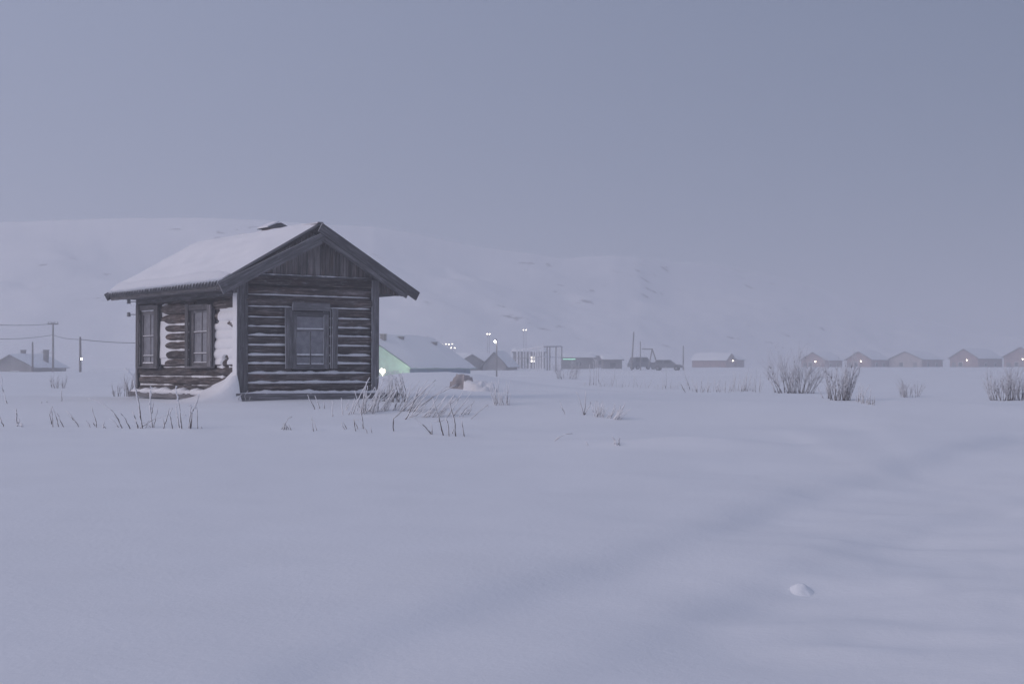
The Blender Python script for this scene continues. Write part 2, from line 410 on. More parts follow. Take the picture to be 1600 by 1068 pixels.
for i in range(len(cols_) - 1):
    for j in range(W_ - 1):
        a = i * W_ + j; hf.append((a, a + W_, a + W_ + 1, a + 1))
m, t, b = new_mat("snowy_hillside")
g = N(t, "ShaderNodeNewGeometry"); sx = N(t, "ShaderNodeSeparateXYZ"); t.links.new(g.outputs["Normal"], sx.inputs[0])
n1 = N(t, "ShaderNodeTexNoise"); n1.inputs["Scale"].default_value = .16; n1.inputs["Detail"].default_value = 9; n1.inputs["Roughness"].default_value = .7
mp = N(t, "ShaderNodeMapping"); mp.inputs["Scale"].default_value = (1, 1, 2.2); t.links.new(g.outputs["Position"], mp.inputs[0]); t.links.new(mp.outputs[0], n1.inputs["Vector"])
s = N(t, "ShaderNodeMath", operation='MULTIPLY_ADD'); t.links.new(sx.outputs[2], s.inputs[0]); s.inputs[1].default_value = -.55; t.links.new(n1.outputs[0], s.inputs[2])
r = ramp(t, s.outputs[0], [(.112, (.84, .85, .88)), (.15, (.22, .21, .22))]); t.links.new(r.outputs[0], b.inputs["Base Color"]); b.inputs["Roughness"].default_value = .8
me = bpy.data.meshes.new("hill"); me.from_pydata(hp, [], hf); me.materials.append(m); me.polygons.foreach_set("use_smooth", [True] * len(me.polygons)); me.update()
hill = bpy.data.objects.new("hill", me); col.objects.link(hill); hill["kind"] = "structure"; hill["label"] = "long snow covered hill with a few bare rocks fading in haze"

# ------------------------------------------------------------------ log cabin
CA = math.radians(36.5)
C0 = Vector((-6.55, 34.0, 0.0))                 # near corner of the walls
DU = Vector((math.cos(CA), math.sin(CA), 0)); DV = Vector((-math.sin(CA), math.cos(CA), 0)); UP = Vector((0, 0, 1))
W, L = 3.86, 6.27
cabin = empty("log_cabin", (C0.x, C0.y, 0), CA)
tag(cabin, "weathered dark log cabin with snowy gable roof standing alone in the field", "cabin")
# children are in cabin space: x along the front wall (to the right), y along the side wall (to the back), z up
def loc(p): d = p - C0; return Vector((d.dot(DU), d.dot(DV), p.z))
def FR(px, py): q = loc(on_plane(px, py, C0, DV)); return q.x, q.z       # on the front wall
def SI(px, py): q = loc(on_plane(px, py, C0, DU)); return q.y, q.z       # on the left side wall
EX, EY, EZ = Vector((1, 0, 0)), Vector((0, 1, 0)), Vector((0, 0, 1))
joints = [FR(392, y)[1] for y in (613, 597, 582, 566.6, 553.5, 538, 522.5, 508.5, 494, 477.5, 459, 444, 430)]
ZB, ZL = joints[0], joints[-1]
ZE = 3.73; OV = .71; ZR = 5.24; FO = .52; BO = .5       # eave tip height, eave overhang, ridge height, front and rear overhang
SL = (ZR - ZE) / (W / 2 + OV)
def zroof(u): return ZR - abs(u - W / 2) * SL
# window openings
fwu0, fwz1 = FR(455, 472); fwu1, fwz0 = FR(515, 576)
swn0, _ = SI(336, 520); swn1, _ = SI(297, 520); swf0, _ = SI(253, 520); swf1, _ = SI(221, 520)
swz1 = SI(316, 477)[1]; swz0 = SI(316, 574)[1]
core = MB()                                         # the dark body of the walls, behind the round faces of the logs
core.box((W / 2, L / 2, (ZB + ZL) / 2), (W / 2 - .12, 0, 0), (0, L / 2 - .12, 0), (0, 0, (ZL - ZB) / 2 - .02))
core.build("wall", 'dark_gap', cabin)
def log(p0, p1, r, outd, seed, sq=1.0):
    p0, p1 = Vector(p0), Vector(p1); d = p1 - p0; n = max(4, int(d.length / .13)); e = d.normalized()
    pts, rad = [], []
    b1, b2 = R.uniform(-.012, .012), R.uniform(-.01, .01)
    for i in range(n + 1):
        t = i / n; s = t * d.length
        pts.append(p0 + d * t + outd * (b1 * math.sin(math.pi * t) + .007 * nz(s * 1.7, seed)) + EZ * (b2 * math.sin(math.pi * t * 1.3) + .007 * nz(s * 1.5, seed + 9)))
        rad.append((lambda s_: (lambda i_, k_: r * (1 + .055 * nz(s_ * 1.3, seed + 20) + .05 * nz(s_ * 3.5, k_ * .9, seed))))(s))
    m_ = MB(); m_.tube(pts, rad, 14, squash=sq)
    o = m_.build("log", 'log', cabin, smooth=False)
    for p in o.data.polygons:
        if len(p.vertices) == 4: p.use_smooth = True
    return o
def snow_strip(parent, p0, p1, out_, thick, rise, seed, name="snow", lo=-.25, bits=True):
    """snow lying in a joint: uneven, thinning to nothing in places"""
    p0, p1 = Vector(p0), Vector(p1); d = p1 - p0; n = max(5, int(d.length / .07)); pts, rad = [], []
    for i in range(n + 1):
        s = i / n * d.length
        k = .75 + .55 * nz(s * 1.9, seed) + .35 * nz(s * 6, seed + 4)
        end = min(1, 6 * i / n + .3, 6 * (n - i) / n + .3)
        k = max(.12, k) * end
        pts.append(p0 + d * (i / n) + EZ * (rise * (k - 1) * .5)); rad.append((lambda kk: (lambda i_, q_: thick * kk))(k))
    m_ = MB(); m_.tube(pts, rad, 8, squash=rise / thick)
    return m_.build(name, 'snow_wall', parent, smooth=True)
rad_ = [(b_ - a_) / 2 for a_, b_ in zip(joints[:-1], joints[1:])]
for i, r_ in enumerate(rad_):
    z = (joints[i] + joints[i + 1]) / 2; y = .115 - .02 * (i % 2)
    segs = [(.2, W - .17)]
    if z + r_ > fwz0 + .06 and z - r_ < fwz1 - .12: segs = [(.2, fwu0 + .04), (fwu1 - .04, W - .17)]
    for j, (a_, b_) in enumerate(segs):
        if i >= 11:
            m_ = MB(); m_.bar((.14, .02, z), (W - .1, .02, z), EZ, r_ * 2 - .01, EY, .1, .004); o = m_.build("beam", 'log', cabin)
            continue
        o = log((a_, y, z), (b_, y, z), r_ * 1.03, -EY, i * 3.7 + j, .98)
        if i < 10:
            th = (.075, .07, .06, .055, .045, .05, .05, .04, .035, .035)[i] * (1.1 if j else .95)
            snow_strip(o, (a_ + .01, .03, joints[i + 1] + .003), (b_ - .01, .03, joints[i + 1] + .003), -EY, th * 1.3, th * .7, i * 5.1 + j * 2)
# side wall logs, a half course lower than the front
sj = [j_ - .10 for j_ in joints]
for i, r_ in enumerate(rad_):
    z = (sj[i] + sj[i + 1]) / 2; x = .115
    segs = [(.12, L - .1)]
    if z + r_ > swz0 + .05 and z - r_ < swz1 - .1: segs = [(.12, swn0 + .05), (swn1 - .05, swf0 + .05), (swf1 - .05, L - .1)]
    for j, (a_, b_) in enumerate(segs): log((x, a_, z), (x, b_, z), r_ * 1.06, -EX, 60 + i * 2.9 + j, .98)
# hidden back and right walls: the same logs
for i, r_ in enumerate(rad_):
    log((.2, L - .115, (joints[i] + joints[i + 1]) / 2), (W - .2, L - .115, (joints[i] + joints[i + 1]) / 2), r_ * 1.05, EY, 120 + i)
    log((W - .115, .2, (sj[i] + sj[i + 1]) / 2), (W - .115, L - .2, (sj[i] + sj[i + 1]) / 2), r_ * 1.05, EX, 140 + i)
# corner boards
ztop = zroof(0) - .16
def board(name, p0, p1, wd, wdir, tdir, th=.028, mat='board_rime', parent=None, jit=.003):
    m_ = MB(); m_.bar(p0, p1, wdir, wd, tdir, th, jit); return m_.build(name, mat, parent or cabin)
def corner_post(u, y, wu, wy, ux, vy):
    zt = zroof(u) - .17
    board("corner_board", (u + ux * wu / 2, y, ZB - .02), (u + ux * wu / 2, y, zt), wu, EX, EY, .03)
    board("corner_board", (u, y + vy * wy / 2, ZB - .02), (u, y + vy * wy / 2, zt), wy, EY, EX, .03, 'board')
corner_post(-.03, -.03, .27, .22, 1, 1); corner_post(W + .03, -.03, .20, .2, -1, 1)
corner_post(-.03, L + .03, .2, .12, 1, -1); corner_post(W + .03, L + .03, .2, .2, -1, -1)
# sill beam with a snow-covered ledge
board("sill_beam", (-.14, -.09, ZB - .10), (W + .55, -.09, ZB - .13), .17, EZ, EY, .22, jit=.006)
board("sill_beam", (-.10, .1, ZB - .11), (-.10, L + .12, ZB - .11), .12, EZ, EX, .18, 'board', jit=.006)
snow_strip(cabin, (-.06, -.10, ZB - .005), (W + .2, -.10, ZB - .02), -EY, .115, .08, 77, "snow_ledge")
snow_strip(cabin, (-.12, .15, ZB - .01), (-.12, L + .1, ZB - .01), -EX, .15, .10, 79, "snow_ledge")
# gable ledge, gable planks, end planks under the eaves
lg = board("gable_ledge", (-.05, -.05, ZL + .015), (W + .05, -.05, ZL + .015), .035, EZ, EY, .13)
snow_strip(lg, (.1, -.07, ZL + .034), (W - .06, -.07, ZL + .034), -EY, .055, .032, 81)
lg = board("gable_ledge", (-.05, L + .05, ZL + .015), (W + .05, L + .05, ZL + .015), .035, EZ, EY, .13)
for yy, sg in ((-.012, 1), (L - .012, -1)):
    u = -.02; 
    while u < W:
        wd = R.uniform(.11, .24); u2 = min(u + wd, W + .02); g_ = .008; za, zb = zroof(u + g_) - .14, zroof(u2 - g_) - .14
        if max(za, zb) > ZL + .08:
            off = R.uniform(-.016, .012)
            poly = [(u + g_, yy + off, ZL + .035), (u2 - g_, yy + off, ZL + .035), (u2 - g_, yy + off, max(zb, ZL + .05))]
            if u < W / 2 < u2: poly.append((W / 2, yy + off, zroof(W / 2) - .16))
            poly.append((u + g_, yy + off, max(za, ZL + .05)))
            m_ = MB(); m_.poly_prism(poly, (0, .022, 0), (0, 0, 1)); m_.build("gable_plank", 'plank', cabin)
        u = u2
    m_ = MB(); m_.poly_prism([(.1, yy + .05, ZL), (W - .1, yy + .05, ZL), (W / 2, yy + .05, zroof(W / 2) - .25)], (0, .04, 0)); m_.build("gable_backing", 'dark_gap', cabin)
zs = ZE - .16
for s_ in (0, 1):
    u0, u1 = (-.02, -OV + .09) if s_ == 0 else (W + .02, W + OV - .09)
    for q in range(4):
        a_ = u0 + (u1 - u0) * q / 4; b_ = u0 + (u1 - u0) * (q + 1) / 4 - math.copysign(.006, u1 - u0)
        poly = [(a_, -.06, zs + .05 * (1 - q / 4)), (b_, -.06, zs + .05 * (1 - (q + 1) / 4)), (b_, -.06, zroof(b_) - .09), (a_, -.06, zroof(a_) - .09)]
        m_ = MB(); m_.poly_prism(poly, (0, .025, 0), (0, 0, 1)); m_.build("eave_plank", 'plank', cabin)
# soffit and eave fascia boards along both long sides
for s_ in (-1, 1):
    uw = 0 if s_ < 0 else W; ue = uw + s_ * (OV - .13)
    for q in range(4):
        a_ = uw + s_ * (.04 + q * .15)
        board("soffit_board", (a_ + s_ * .07, -.06, zs + .035), (a_ + s_ * .07, L + .1, zs + .03), .142, EX, EZ, .02, 'board')
    board("eave_board", (ue, -FO + .08, ZE - .095), (ue, L + BO - .06, ZE - .105), .11, EZ, EX, .028, 'board')
    board("wall_plate", (uw + s_ * .035, .2, zs - .045), (uw + s_ * .035, L - .12, zs - .055), .12, EZ, EX, .07, 'board')
# roof deck, corrugated sheets, snow
roof = MB()
for s_ in (-1, 1):
    ue = W / 2 + s_ * (W / 2 + OV - .05); ze = zroof(ue)
    poly = [(W / 2, -FO + .04, ZR - .05), (ue, -FO + .04, ze - .05), (ue, -FO + .04, ze - .085), (W / 2, -FO + .04, ZR - .10)]
    roof.poly_prism(poly, (0, L + FO + BO - .08, 0), (0, 1, 0))
roof_o = roof.build("roof", 'dark_gap', cabin)  # deck coloured near-black for the shade in the gap under the sheets
for s_ in (-1, 1):
    nw = 41; ns = nw * 8 + 1; P = []
    for lay in (0, -.012):
        for j in range(3):
            u = W / 2 + s_ * (W / 2 + OV + .02) * (j / 2)
            for i in range(ns):
                v_ = -FO + (L + FO + BO) * i / (ns - 1)
                P.append((u, v_, zroof(u) + lay + .05 * math.sin(2 * math.pi * i / 8) - .012))
    m_ = MB(); m_.grid(P[:3 * ns], ns, 3); m_.grid(P[3 * ns:], ns, 3)
    e0 = [2 * ns + i for i in range(ns)]; e1 = [5 * ns + i for i in range(ns)]
    m_.f += [(e0[i], e0[i + 1], e1[i + 1], e1[i]) for i in range(ns - 1)]
    m_.build("roof_sheet", 'slate', roof_o)
    # snow: thicker in the middle and towards the ridge, ragged at the edge
    nu, nv = 34, 329; P = []
    for j in range(nu):
        t = j / (nu - 1); u = W / 2 + s_ * (W / 2 + OV - .012) * t
        for i in range(nv):
            q = i / (nv - 1); v_ = -FO + .03 + (L + FO + BO - .04) * q
            fe = min(1, (1 - t) * (W / 2 + OV) / .28); fv = min(1, (v_ + FO - .0) / .8) ** .7 * min(1, (L + BO - v_) / .25)
            th = .02 + (.12 + .05 * nz(v_ * .5, t * 3, 1 + s_) + .035 * nz(v_ * 1.7, t * 6, 3 + s_) + .008 * nz(v_ * 6, t * 18, 6)) * math.sqrt(max(0, fe)) * max(0, fv)
            if t < .12: th *= .6 + .4 * t / .12
            sag = .03 * math.sin(math.pi * q) 
            edge = .05 * math.sin(2 * math.pi * 41 * (v_ + FO) / (L + FO + BO)) if t > .9 else .01
            un = u + (R.uniform(-.012, .012) if t > .98 else 0)
            P.append((un, v_, zroof(u) + (edge if t > .9 else 0) + th - .01 ))
    o_top = len(P)
    m_ = MB(); m_.grid(P, nv, nu)
    lower = [(p[0] * .999 + W * .0005, p[1], zroof(p[0]) - .03 if abs(p[0] - W / 2) < W / 2 + OV - .1 else p[2] - .03) for p in P]
    edge_idx = [i for i in range(nv)] + [j * nv + nv - 1 for j in range(1, nu)] + [(nu - 1) * nv + i for i in range(nv - 2, -1, -1)] + [j * nv for j in range(nu - 2, 0, -1)]
    base = len(m_.v)
    for i in edge_idx: m_.v.append(lower[i]); m_.g.append(lower[i])
    n_ = len(edge_idx)
    m_.f += [(edge_idx[i], edge_idx[(i + 1) % n_], base + (i + 1) % n_, base + i) for i in range(n_)]
    m_.build("roof_snow", 'snow_wall', roof_o, smooth=True)
board("ridge_cap", (W / 2, -FO - .01, ZR + .03), (W / 2, .5, ZR + .03), .16, EX, EZ, .04, parent=roof_o)
# barge boards
def roofpt(u, y, dz): return Vector((u, y, zroof(u) + dz))
sr = Vector((1, 0, SL)).normalized(); nr = Vector((-SL, 0, 1)).normalized(); sl2 = Vector((1, 0, -SL)).normalized(); nl2 = Vector((SL, 0, 1)).normalized()
# left: the outer board has slipped at the ridge and lies below the sheets
board("barge_board", (-OV - .02, -FO - .035, ZE - .115), (W / 2 + .07, -FO - .035, ZR - .30), .19, nr, EY, .03)
board("barge_board", (-OV + .04, -FO - .003, ZE - .21), (W / 2 + .02, -FO - .003, ZR - .40), .16, nr, EY, .03)
# right: one full-length board hanging past the eave, one shorter behind it
board("barge_board", (W / 2 - .03, -FO - .05, ZR - .08), (W + OV + .16, -FO - .05, ZE - .18), .24, nl2, EY, .03)
board("barge_board", (W / 2 + .08, -FO - .01, ZR - .31), (W + OV - .14, -FO - .01, ZE - .18), .13, nl2, EY, .028)
board("rafter", (W / 2 + .06, -FO + .12, ZR - .30), (W + OV - .2, -FO + .12, ZE - .14), .10, nl2, EY, .07)
board("rafter", (W / 2 - .06, -FO + .12, ZR - .30), (-OV + .2, -FO + .12, ZE - .14), .10, nr, EY, .07)
for s_ in (-1, 1):
    board("barge_board", (W / 2, L + BO + .02, ZR - .08), (W / 2 + s_ * (W / 2 + OV), L + BO + .02, ZE - .08), .2, (nr if s_ < 0 else nl2), EY, .03)
# chimney just over the ridge on the far slope
q = at(443, 352, 37.6); c = loc(q); cu = max(c.x, W / 2 + .35); 
ch = MB(); ch.box((cu, c.y + .5, ZR - .12), (0, 0, .34), (.26, 0, 0), (0, .26, 0), .01); ch_o = ch.build("chimney", plain("old_brick", (.24, .19, .17), .9, .3, 9), cabin)
cc = MB(); cc.poly_prism([(cu - .36, c.y + .14, ZR + .19), (cu + .36, c.y + .14, ZR + .19), (cu, c.y + .14, ZR + .34)], (0, .72, 0), (0, 1, 0)); cc.build("chimney_cap", 'board', ch_o)
cc = MB(); cc.poly_prism([(cu - .36, c.y + .2, ZR + .205), (cu - .02, c.y + .2, ZR + .352), (cu - .02, c.y + .2, ZR + .39), (cu - .36, c.y + .2, ZR + .24)], (0, .6, 0)); cc.build("snow", 'snow_wall', ch_o)
# front window
def rect_board(parent, name, a, b, y0, y1, mat='board', wall='F', jit=.002):
    """a=(s0,z0), b=(s1,z1) on the wall, y0..y1 the span outwards (negative is out of the wall)"""
    s0, s1 = min(a[0], b[0]), max(a[0], b[0]); z0, z1 = min(a[1], b[1]), max(a[1], b[1])
    hor = (s1 - s0) > (z1 - z0); m_ = MB()
    if wall == 'F':
        hx, hz_ = Vector(((s1 - s0) / 2, 0, 0)), Vector((0, 0, (z1 - z0) / 2)); cen = ((s0 + s1) / 2, (y0 + y1) / 2, (z0 + z1) / 2); hy = Vector((0, (y1 - y0) / 2, 0))
    else:
        hx, hz_ = Vector((0, (s1 - s0) / 2, 0)), Vector((0, 0, (z1 - z0) / 2)); cen = ((y0 + y1) / 2, (s0 + s1) / 2, (z0 + z1) / 2); hy = Vector(((y1 - y0) / 2, 0, 0))
    m_.box(cen, hx if hor else hz_, hz_ if hor else hx, hy, jit)
    return m_.build(name, mat, parent)
def fr(name, x0, y0, x1, y1, a, b, parent, mat='board_rime'): return rect_board(parent, name, FR(x0, y0), FR(x1, y1), a, b, mat)
win = fr("window", 457, 488, 513, 576, .0, .03, cabin, 'dark_gap'); win["label"] = "front window with a wide top pane over two pairs of panes"
fr("frame", 456.5, 487, 462.5, 576, -.045, .0, win); fr("frame", 504.8, 487, 513, 576, -.045, .0, win)
fr("frame", 462.6, 487, 504.7, 494.2, -.043, .0, win); fr("frame", 462.6, 568.6, 504.7, 576, -.047, .0, win)
fr("lintel_board", 456, 472, 514, 486.2, -.075, -.0, cabin)
fr("lintel_board", 457, 486.6, 513, 491.6, -.062, -.046, cabin)
fr("pane", 462.6, 494.2, 504.7, 513.2, -.012, -.004, win, 'glass')
for a_, b_ in ((462.6, 483.2), (485.3, 504.7)):
    fr("pane", a_, 517.5, b_, 553.2, -.012, -.004, win, 'glass'); fr("pane", a_, 557.5, b_, 568.6, -.012, -.004, win, 'glass')
def winsnow(parent, x0, x1, y, hpx, dep=.022, wall='F'):
    if wall == 'F':
        u0, z = FR(x0, y); u1, _ = FR(x1, y); p0, p1 = (u0, -.028, z), (u1, -.028, z)
    else:
        u0, z = SI(x0, y); u1, _ = SI(x1, y); p0, p1 = (-.028, u0, z), (-.028, u1, z)
    hm = hpx / 65.0; d = Vector(p1) - Vector(p0); n_ = 12; pts = [Vector(p0) + d * (i / n_) for i in range(n_ + 1)]
    rr = [hm * .5 * (1 + .35 * nz(i * .8, x0 * .37, y)) for i in range(n_ + 1)]
    m_ = MB(); m_.tube(pts, rr, 8); m_.build("snow", 'snow_wall', parent, smooth=True)
b_ = fr("bar", 462.6, 513.2, 504.7, 517.5, -.03, .0, win); winsnow(win, 463, 504.5, 513, 2.0)
fr("bar", 462.6, 553.2, 504.7, 557.5, -.028, .0, win); winsnow(win, 463, 482.8, 553.6, 2.8); winsnow(win, 485.6, 504.5, 553.8, 2.6)
fr("bar", 483.2, 517.5, 485.3, 553.2, -.026, .0, win); fr("bar", 483.2, 557.5, 485.3, 568.6, -.026, .0, win)
winsnow(win, 463, 482.8, 568, 1.7); winsnow(win, 485.6, 504.5, 568, 1.9)
# side casing boards, standing a little off the wall and leaning
for x0, x1, y0, y1, sk in ((442.5, 451.5, 481, 575.5, .012), (451.9, 456.2, 485, 575, -.006), (514.2, 516.2, 484, 575, 0), (516.0, 524, 482, 575.5, -.01)):
    (u0, z1), (u1, z0) = FR(x0, y0), FR(x1, y1); deep = -.115 if x1 - x0 > 6 else -.07
    board("casing_board", ((u0 + u1) / 2 + sk, deep, z0), ((u0 + u1) / 2 - sk, deep, z1), u1 - u0, EX, EY, .03)
# side windows
def si(name, x0, y0, x1, y1, a, b, parent, mat='board'): return rect_board(parent, name, SI(x0, y0), SI(x1, y1), a, b, mat, 'S')
for k, (xo0, xg0, xg1, xo1, yt, yg0, yb1, yb2, yg1, yo) in enumerate(((298, 304.5, 327.7, 335.5, 479, 487, 519, 552, 566, 573.5), (221, 225.3, 245.8, 252, 480, 491, 525.5, 556, 567, 574))):
    win = si("window", xo0, yt, xo1, yo, .0, .03, cabin, 'dark_gap')
    win["label"] = ("side window nearer the front corner, rime on its bars", "side window at the rear end of the side wall")[k]
    si("frame", xo0, yt, xg0, yo, -.04, 0, win); si("frame", xg1, yt, xo1, yo, -.04, 0, win)
    si("frame", xg0, yt, xg1, yg0, -.038, 0, win); si("frame", xg0, yg1, xg1, yo, -.042, 0, win)
    xm = (xg0 + xg1) / 2 + .6
    for (ya, yb) in ((yg0, yb1 - .8), (yb1 + .8, yb2 - .7), (yb2 + .7, yg1)):
        for (xa, xb) in ((xg0, xm - .5), (xm + .5, xg1)): si("pane", xa, ya, xb, yb, -.012, -.004, win, 'glass')
        si("bar", xm - .5, ya, xm + .5, yb, -.026, 0, win)
    for yb in (yb1, yb2):
        si("bar", xg0, yb - .8, xg1, yb + .8, -.03, 0, win); winsnow(win, xg0 + .3, xg1 - .3, yb - .9, 1.3, wall='S')
    winsnow(win, xg0 + .3, xg1 - .3, yg1 - .3, 2.6 if k else 1.3, wall='S')
    # casing boards
    si("casing_board", xo0 - 1.5, yt - 3, xo0 + 2.6, yo + .5, -.135, -.10, cabin)
    si("casing_board", xo1 - 4.5, yt - 3, xo1 + 1, yo + .5, -.135, -.10, cabin)
    si("sill_board", xo0 - 1, yo - 1.5, xo1 + 1, yo + 1.2, -.15, -.02, cabin)
    si("lintel_board", xo0 + 1.5, yt - 2, xo1 - 5, yt + 3.5, -.11, -.02, cabin)
    if k: winsnow(win, xg0 - 1, xg1 + .5, yt + 5.5, 4.0, wall='S')
# snow blown against the side wall: a sheet that leaves the round faces of some logs bare
def wall_snow(y0, y1, z0, z1, fn, ny, nz_):
    P = []
    for j in range(nz_):
        for i in range(ny):
            y = y0 + (y1 - y0) * i / (ny - 1); z = z0 + (z1 - z0) * j / (nz_ - 1)
            P.append((fn(y, z), y, z))
    m_ = MB(); m_.grid(P, ny, nz_); m_.f = [q[::-1] for q in m_.f]
    return m_.build("snow_crust", 'snow_wall', cabin, smooth=True)
def log_out(z):                                       # how far out the log face stands at height z
    for i, r_ in enumerate(rad_):
        if sj[i] <= z <= sj[i + 1]:
            c_ = (sj[i] + sj[i + 1]) / 2; return .115 - math.sqrt(max(0, (r_ * 1.06) ** 2 - (z - c_) ** 2))
    return .1
zlow = ZB + .55
def crust(y, z):
    """x of the snow surface (smaller is further out)"""
    n_ = .028 * nz(y * 1.6, z * 2.2, 5.0) + .012 * nz(y * 5, z * 6, 8.0)
    base = .055 + n_                                       # fills the joints
    if y < swn0 + .02:                                     # between the near window and the corner: nearly buried
        hole = max(0, nz(y * 2.0 + 3, z * 2.6, 2.0) - .22) * .5 + max(0, .18 - abs(z - SI(350, 471)[1])) * .9
        base = -.005 + .5 * (log_out(z) - .02) + n_ + hole
    elif y > swn1 and y < swf0:
        e = min(y - swn1, swf0 - y)
        base = .042 + n_ * .9 - .10 * math.exp(-((swf0 - y) / .28) ** 2)
        if z > swz1 - .33: base += .06
        if z < zlow + .3: base += .03
    elif y >= swf1: base = .0 + n_
    if z < zlow + .12: base = max(base, .045 + n_)
    if z > sj[-1] - .45: base += .05
    # drift climbing towards the near corner
    top = ZB - .02 + .58 * max(0, 1 - y / 2.3) ** 1.4 + .05 * nz(y * 2, 1.0)
    if z < top: base = min(base, -.04 - (top - z) * .12 + n_ * .5)
    return base
wall_snow(.10, swn0 + .02, ZB - .2, sj[-1] - .05, crust, 60, 200)
wall_snow(swn1 - .02, swf0 + .02, ZB + .4, sj[-1] - .05, crust, 80, 180)
wall_snow(swf1 - .02, L - .07, ZB - .1, sj[-1] - .05, crust, 26, 160)
wall_snow(swn0, swn1, ZB - .2, swz0 - .03, crust, 50, 60)
wall_snow(swn1, swf1, ZB - .2, swz0 - .03, crust, 80, 60)
# snow caked on the side face of the near corner board
P = []
zc1 = SI(366, 458)[1]
for j in range(70):
    z = ZB - .15 + (zc1 - ZB + .15) * j / 69
    for i in range(9):
        y = -.045 + .235 * i / 8; f_ = math.sin(math.pi * min(1, max(0, (i + .15) / 8.3)))
        P.append((-.047 - .028 * f_ ** .5 * (1 + .5 * nz(z * 3, y * 5, 2)) * min(1, (69 - j) / 3), y + .006 * nz(z * 7, 3.3), z))
m_ = MB(); m_.grid(P, 9, 70); m_.f = [q[::-1] for q in m_.f]; m_.build("snow_crust", 'snow_wall', cabin, smooth=True)
# brackets with insulators on the rear corner
for yy, dz in ((471.5, 0), (491.5, .0)):
    y_, z_ = SI(213.5, yy)
    m_ = MB(); m_.tube([(-.04, L - .02, z_), (-.16, L - .02 + .03, z_), (-.25, L + .02, z_ - .01), (-.25, L + .02, z_ + .05)], .011, 6); o = m_.build("bracket", 'iron', cabin)
    m_ = MB(); m_.tube([(-.25, L + .02, z_ - .06), (-.25, L + .02, z_ - .04), (-.25, L + .02, z_), (-.25, L + .02, z_ + .03), (-.25, L + .02, z_ + .06)], [.05, .058, .045, .055, .03], 10); m_.build("insulator", 'ceramic', o, smooth=True)
# snow drift heaped at the near corner
nd = 56; P = []
for j in range(nd):
    for i in range(nd):
        y = -1.2 + 5.0 * i / (nd - 1); x = -.03 - 2.2 * (j / (nd - 1)) ** 1.4; k = max(0, 1 - y / 3.0) ** 1.4 if y > 0 else math.exp(-(y / .17) ** 2)
        p = C0 + DU * x + DV * y; g0 = gz(p.x, p.y)
        top = ZB - .10 + .56 * k; h_ = max(0, top - g0) * (.55 * math.exp(-((x + .03) / .30) ** 2) + .45 * math.exp(-((x + .03) / .85) ** 2)) * min(1, k * 2.5)
        P.append((x, y, g0 + h_ * (1 + .10 * nz(x * 2, y * 2, 3)) - (.05 if i in (0, nd - 1) or j == nd - 1 else .012)))
m_ = MB(); m_.grid(P, nd, nd)
dr = m_.build("snow_drift", 'snow_wall', None, smooth=True); dr.location = (C0.x, C0.y, 0); dr.rotation_euler = (0, 0, CA)
tag(dr, "smooth snow drift heaped against the near corner of the log cabin", "snow drift")
# ------------------------------------------------------------------ village in the haze, most wall and pole colours paled towards it
M['green_paint'] = plain("haze_paled_green_paint", (.27, .42, .38), .8, .2, 1.5)  # green lightened and greyed, part of the haze is in the colour
M['blue_paint'] = plain("blue_wall_paint", (.13, .22, .35), .8, .2, 1.5)  # one blue, mottled at random
M['red_paint'] = plain("haze_paled_red_boards", (.30, .215, .215), .85, .2, 1.2)  # red paled in the colour itself to add to the haze
M['pale_paint'] = plain("haze_paled_light_boards", (.42, .37, .36), .85, .15, 1.2)  # lighter still, the haze fade mixed into the base colour
M['grey_wall'] = plain("old_grey_boards", (.27, .26, .265), .85, .2, 1.2)
M['dark_wall'] = plain("dark_shed_boards", (.19, .185, .195), .85, .2, 1.2)
M['rime'] = plain("rimed_timber", (.80, .80, .82), .9, .2, 4)
M['pole'] = plain("pole_timber", (.24, .225, .225), .9, .25, 3)
M['brick'] = plain("chimney_brick", (.13, .12, .125), .9, .3, 6)
M['dark_glass'] = plain("dark_window_glass", (.05, .055, .065), .2)
M['warm_lamp'] = emit("lamp_glow", (1.0, .90, .68), 14.0)
M['white_lamp'] = emit("bright_lamp_glow", (1.0, .98, .86), 26.0)
M['lit_window'] = emit("lit_window", (1.0, .93, .78), 2.6)
M['green_strip'] = emit("green_light_strip", (.45, 1.0, .68), .85)
def ball(c, r, n=10, sq=1.0):
    m_ = MB(); c = Vector(c); k = 6
    m_.tube([c + EZ * (r * sq * math.sin(math.pi * (i / k - .5))) for i in range(k + 1)], [max(.001, r * math.cos(math.pi * (i / k - .5))) for i in range(k + 1)], n)
    return m_
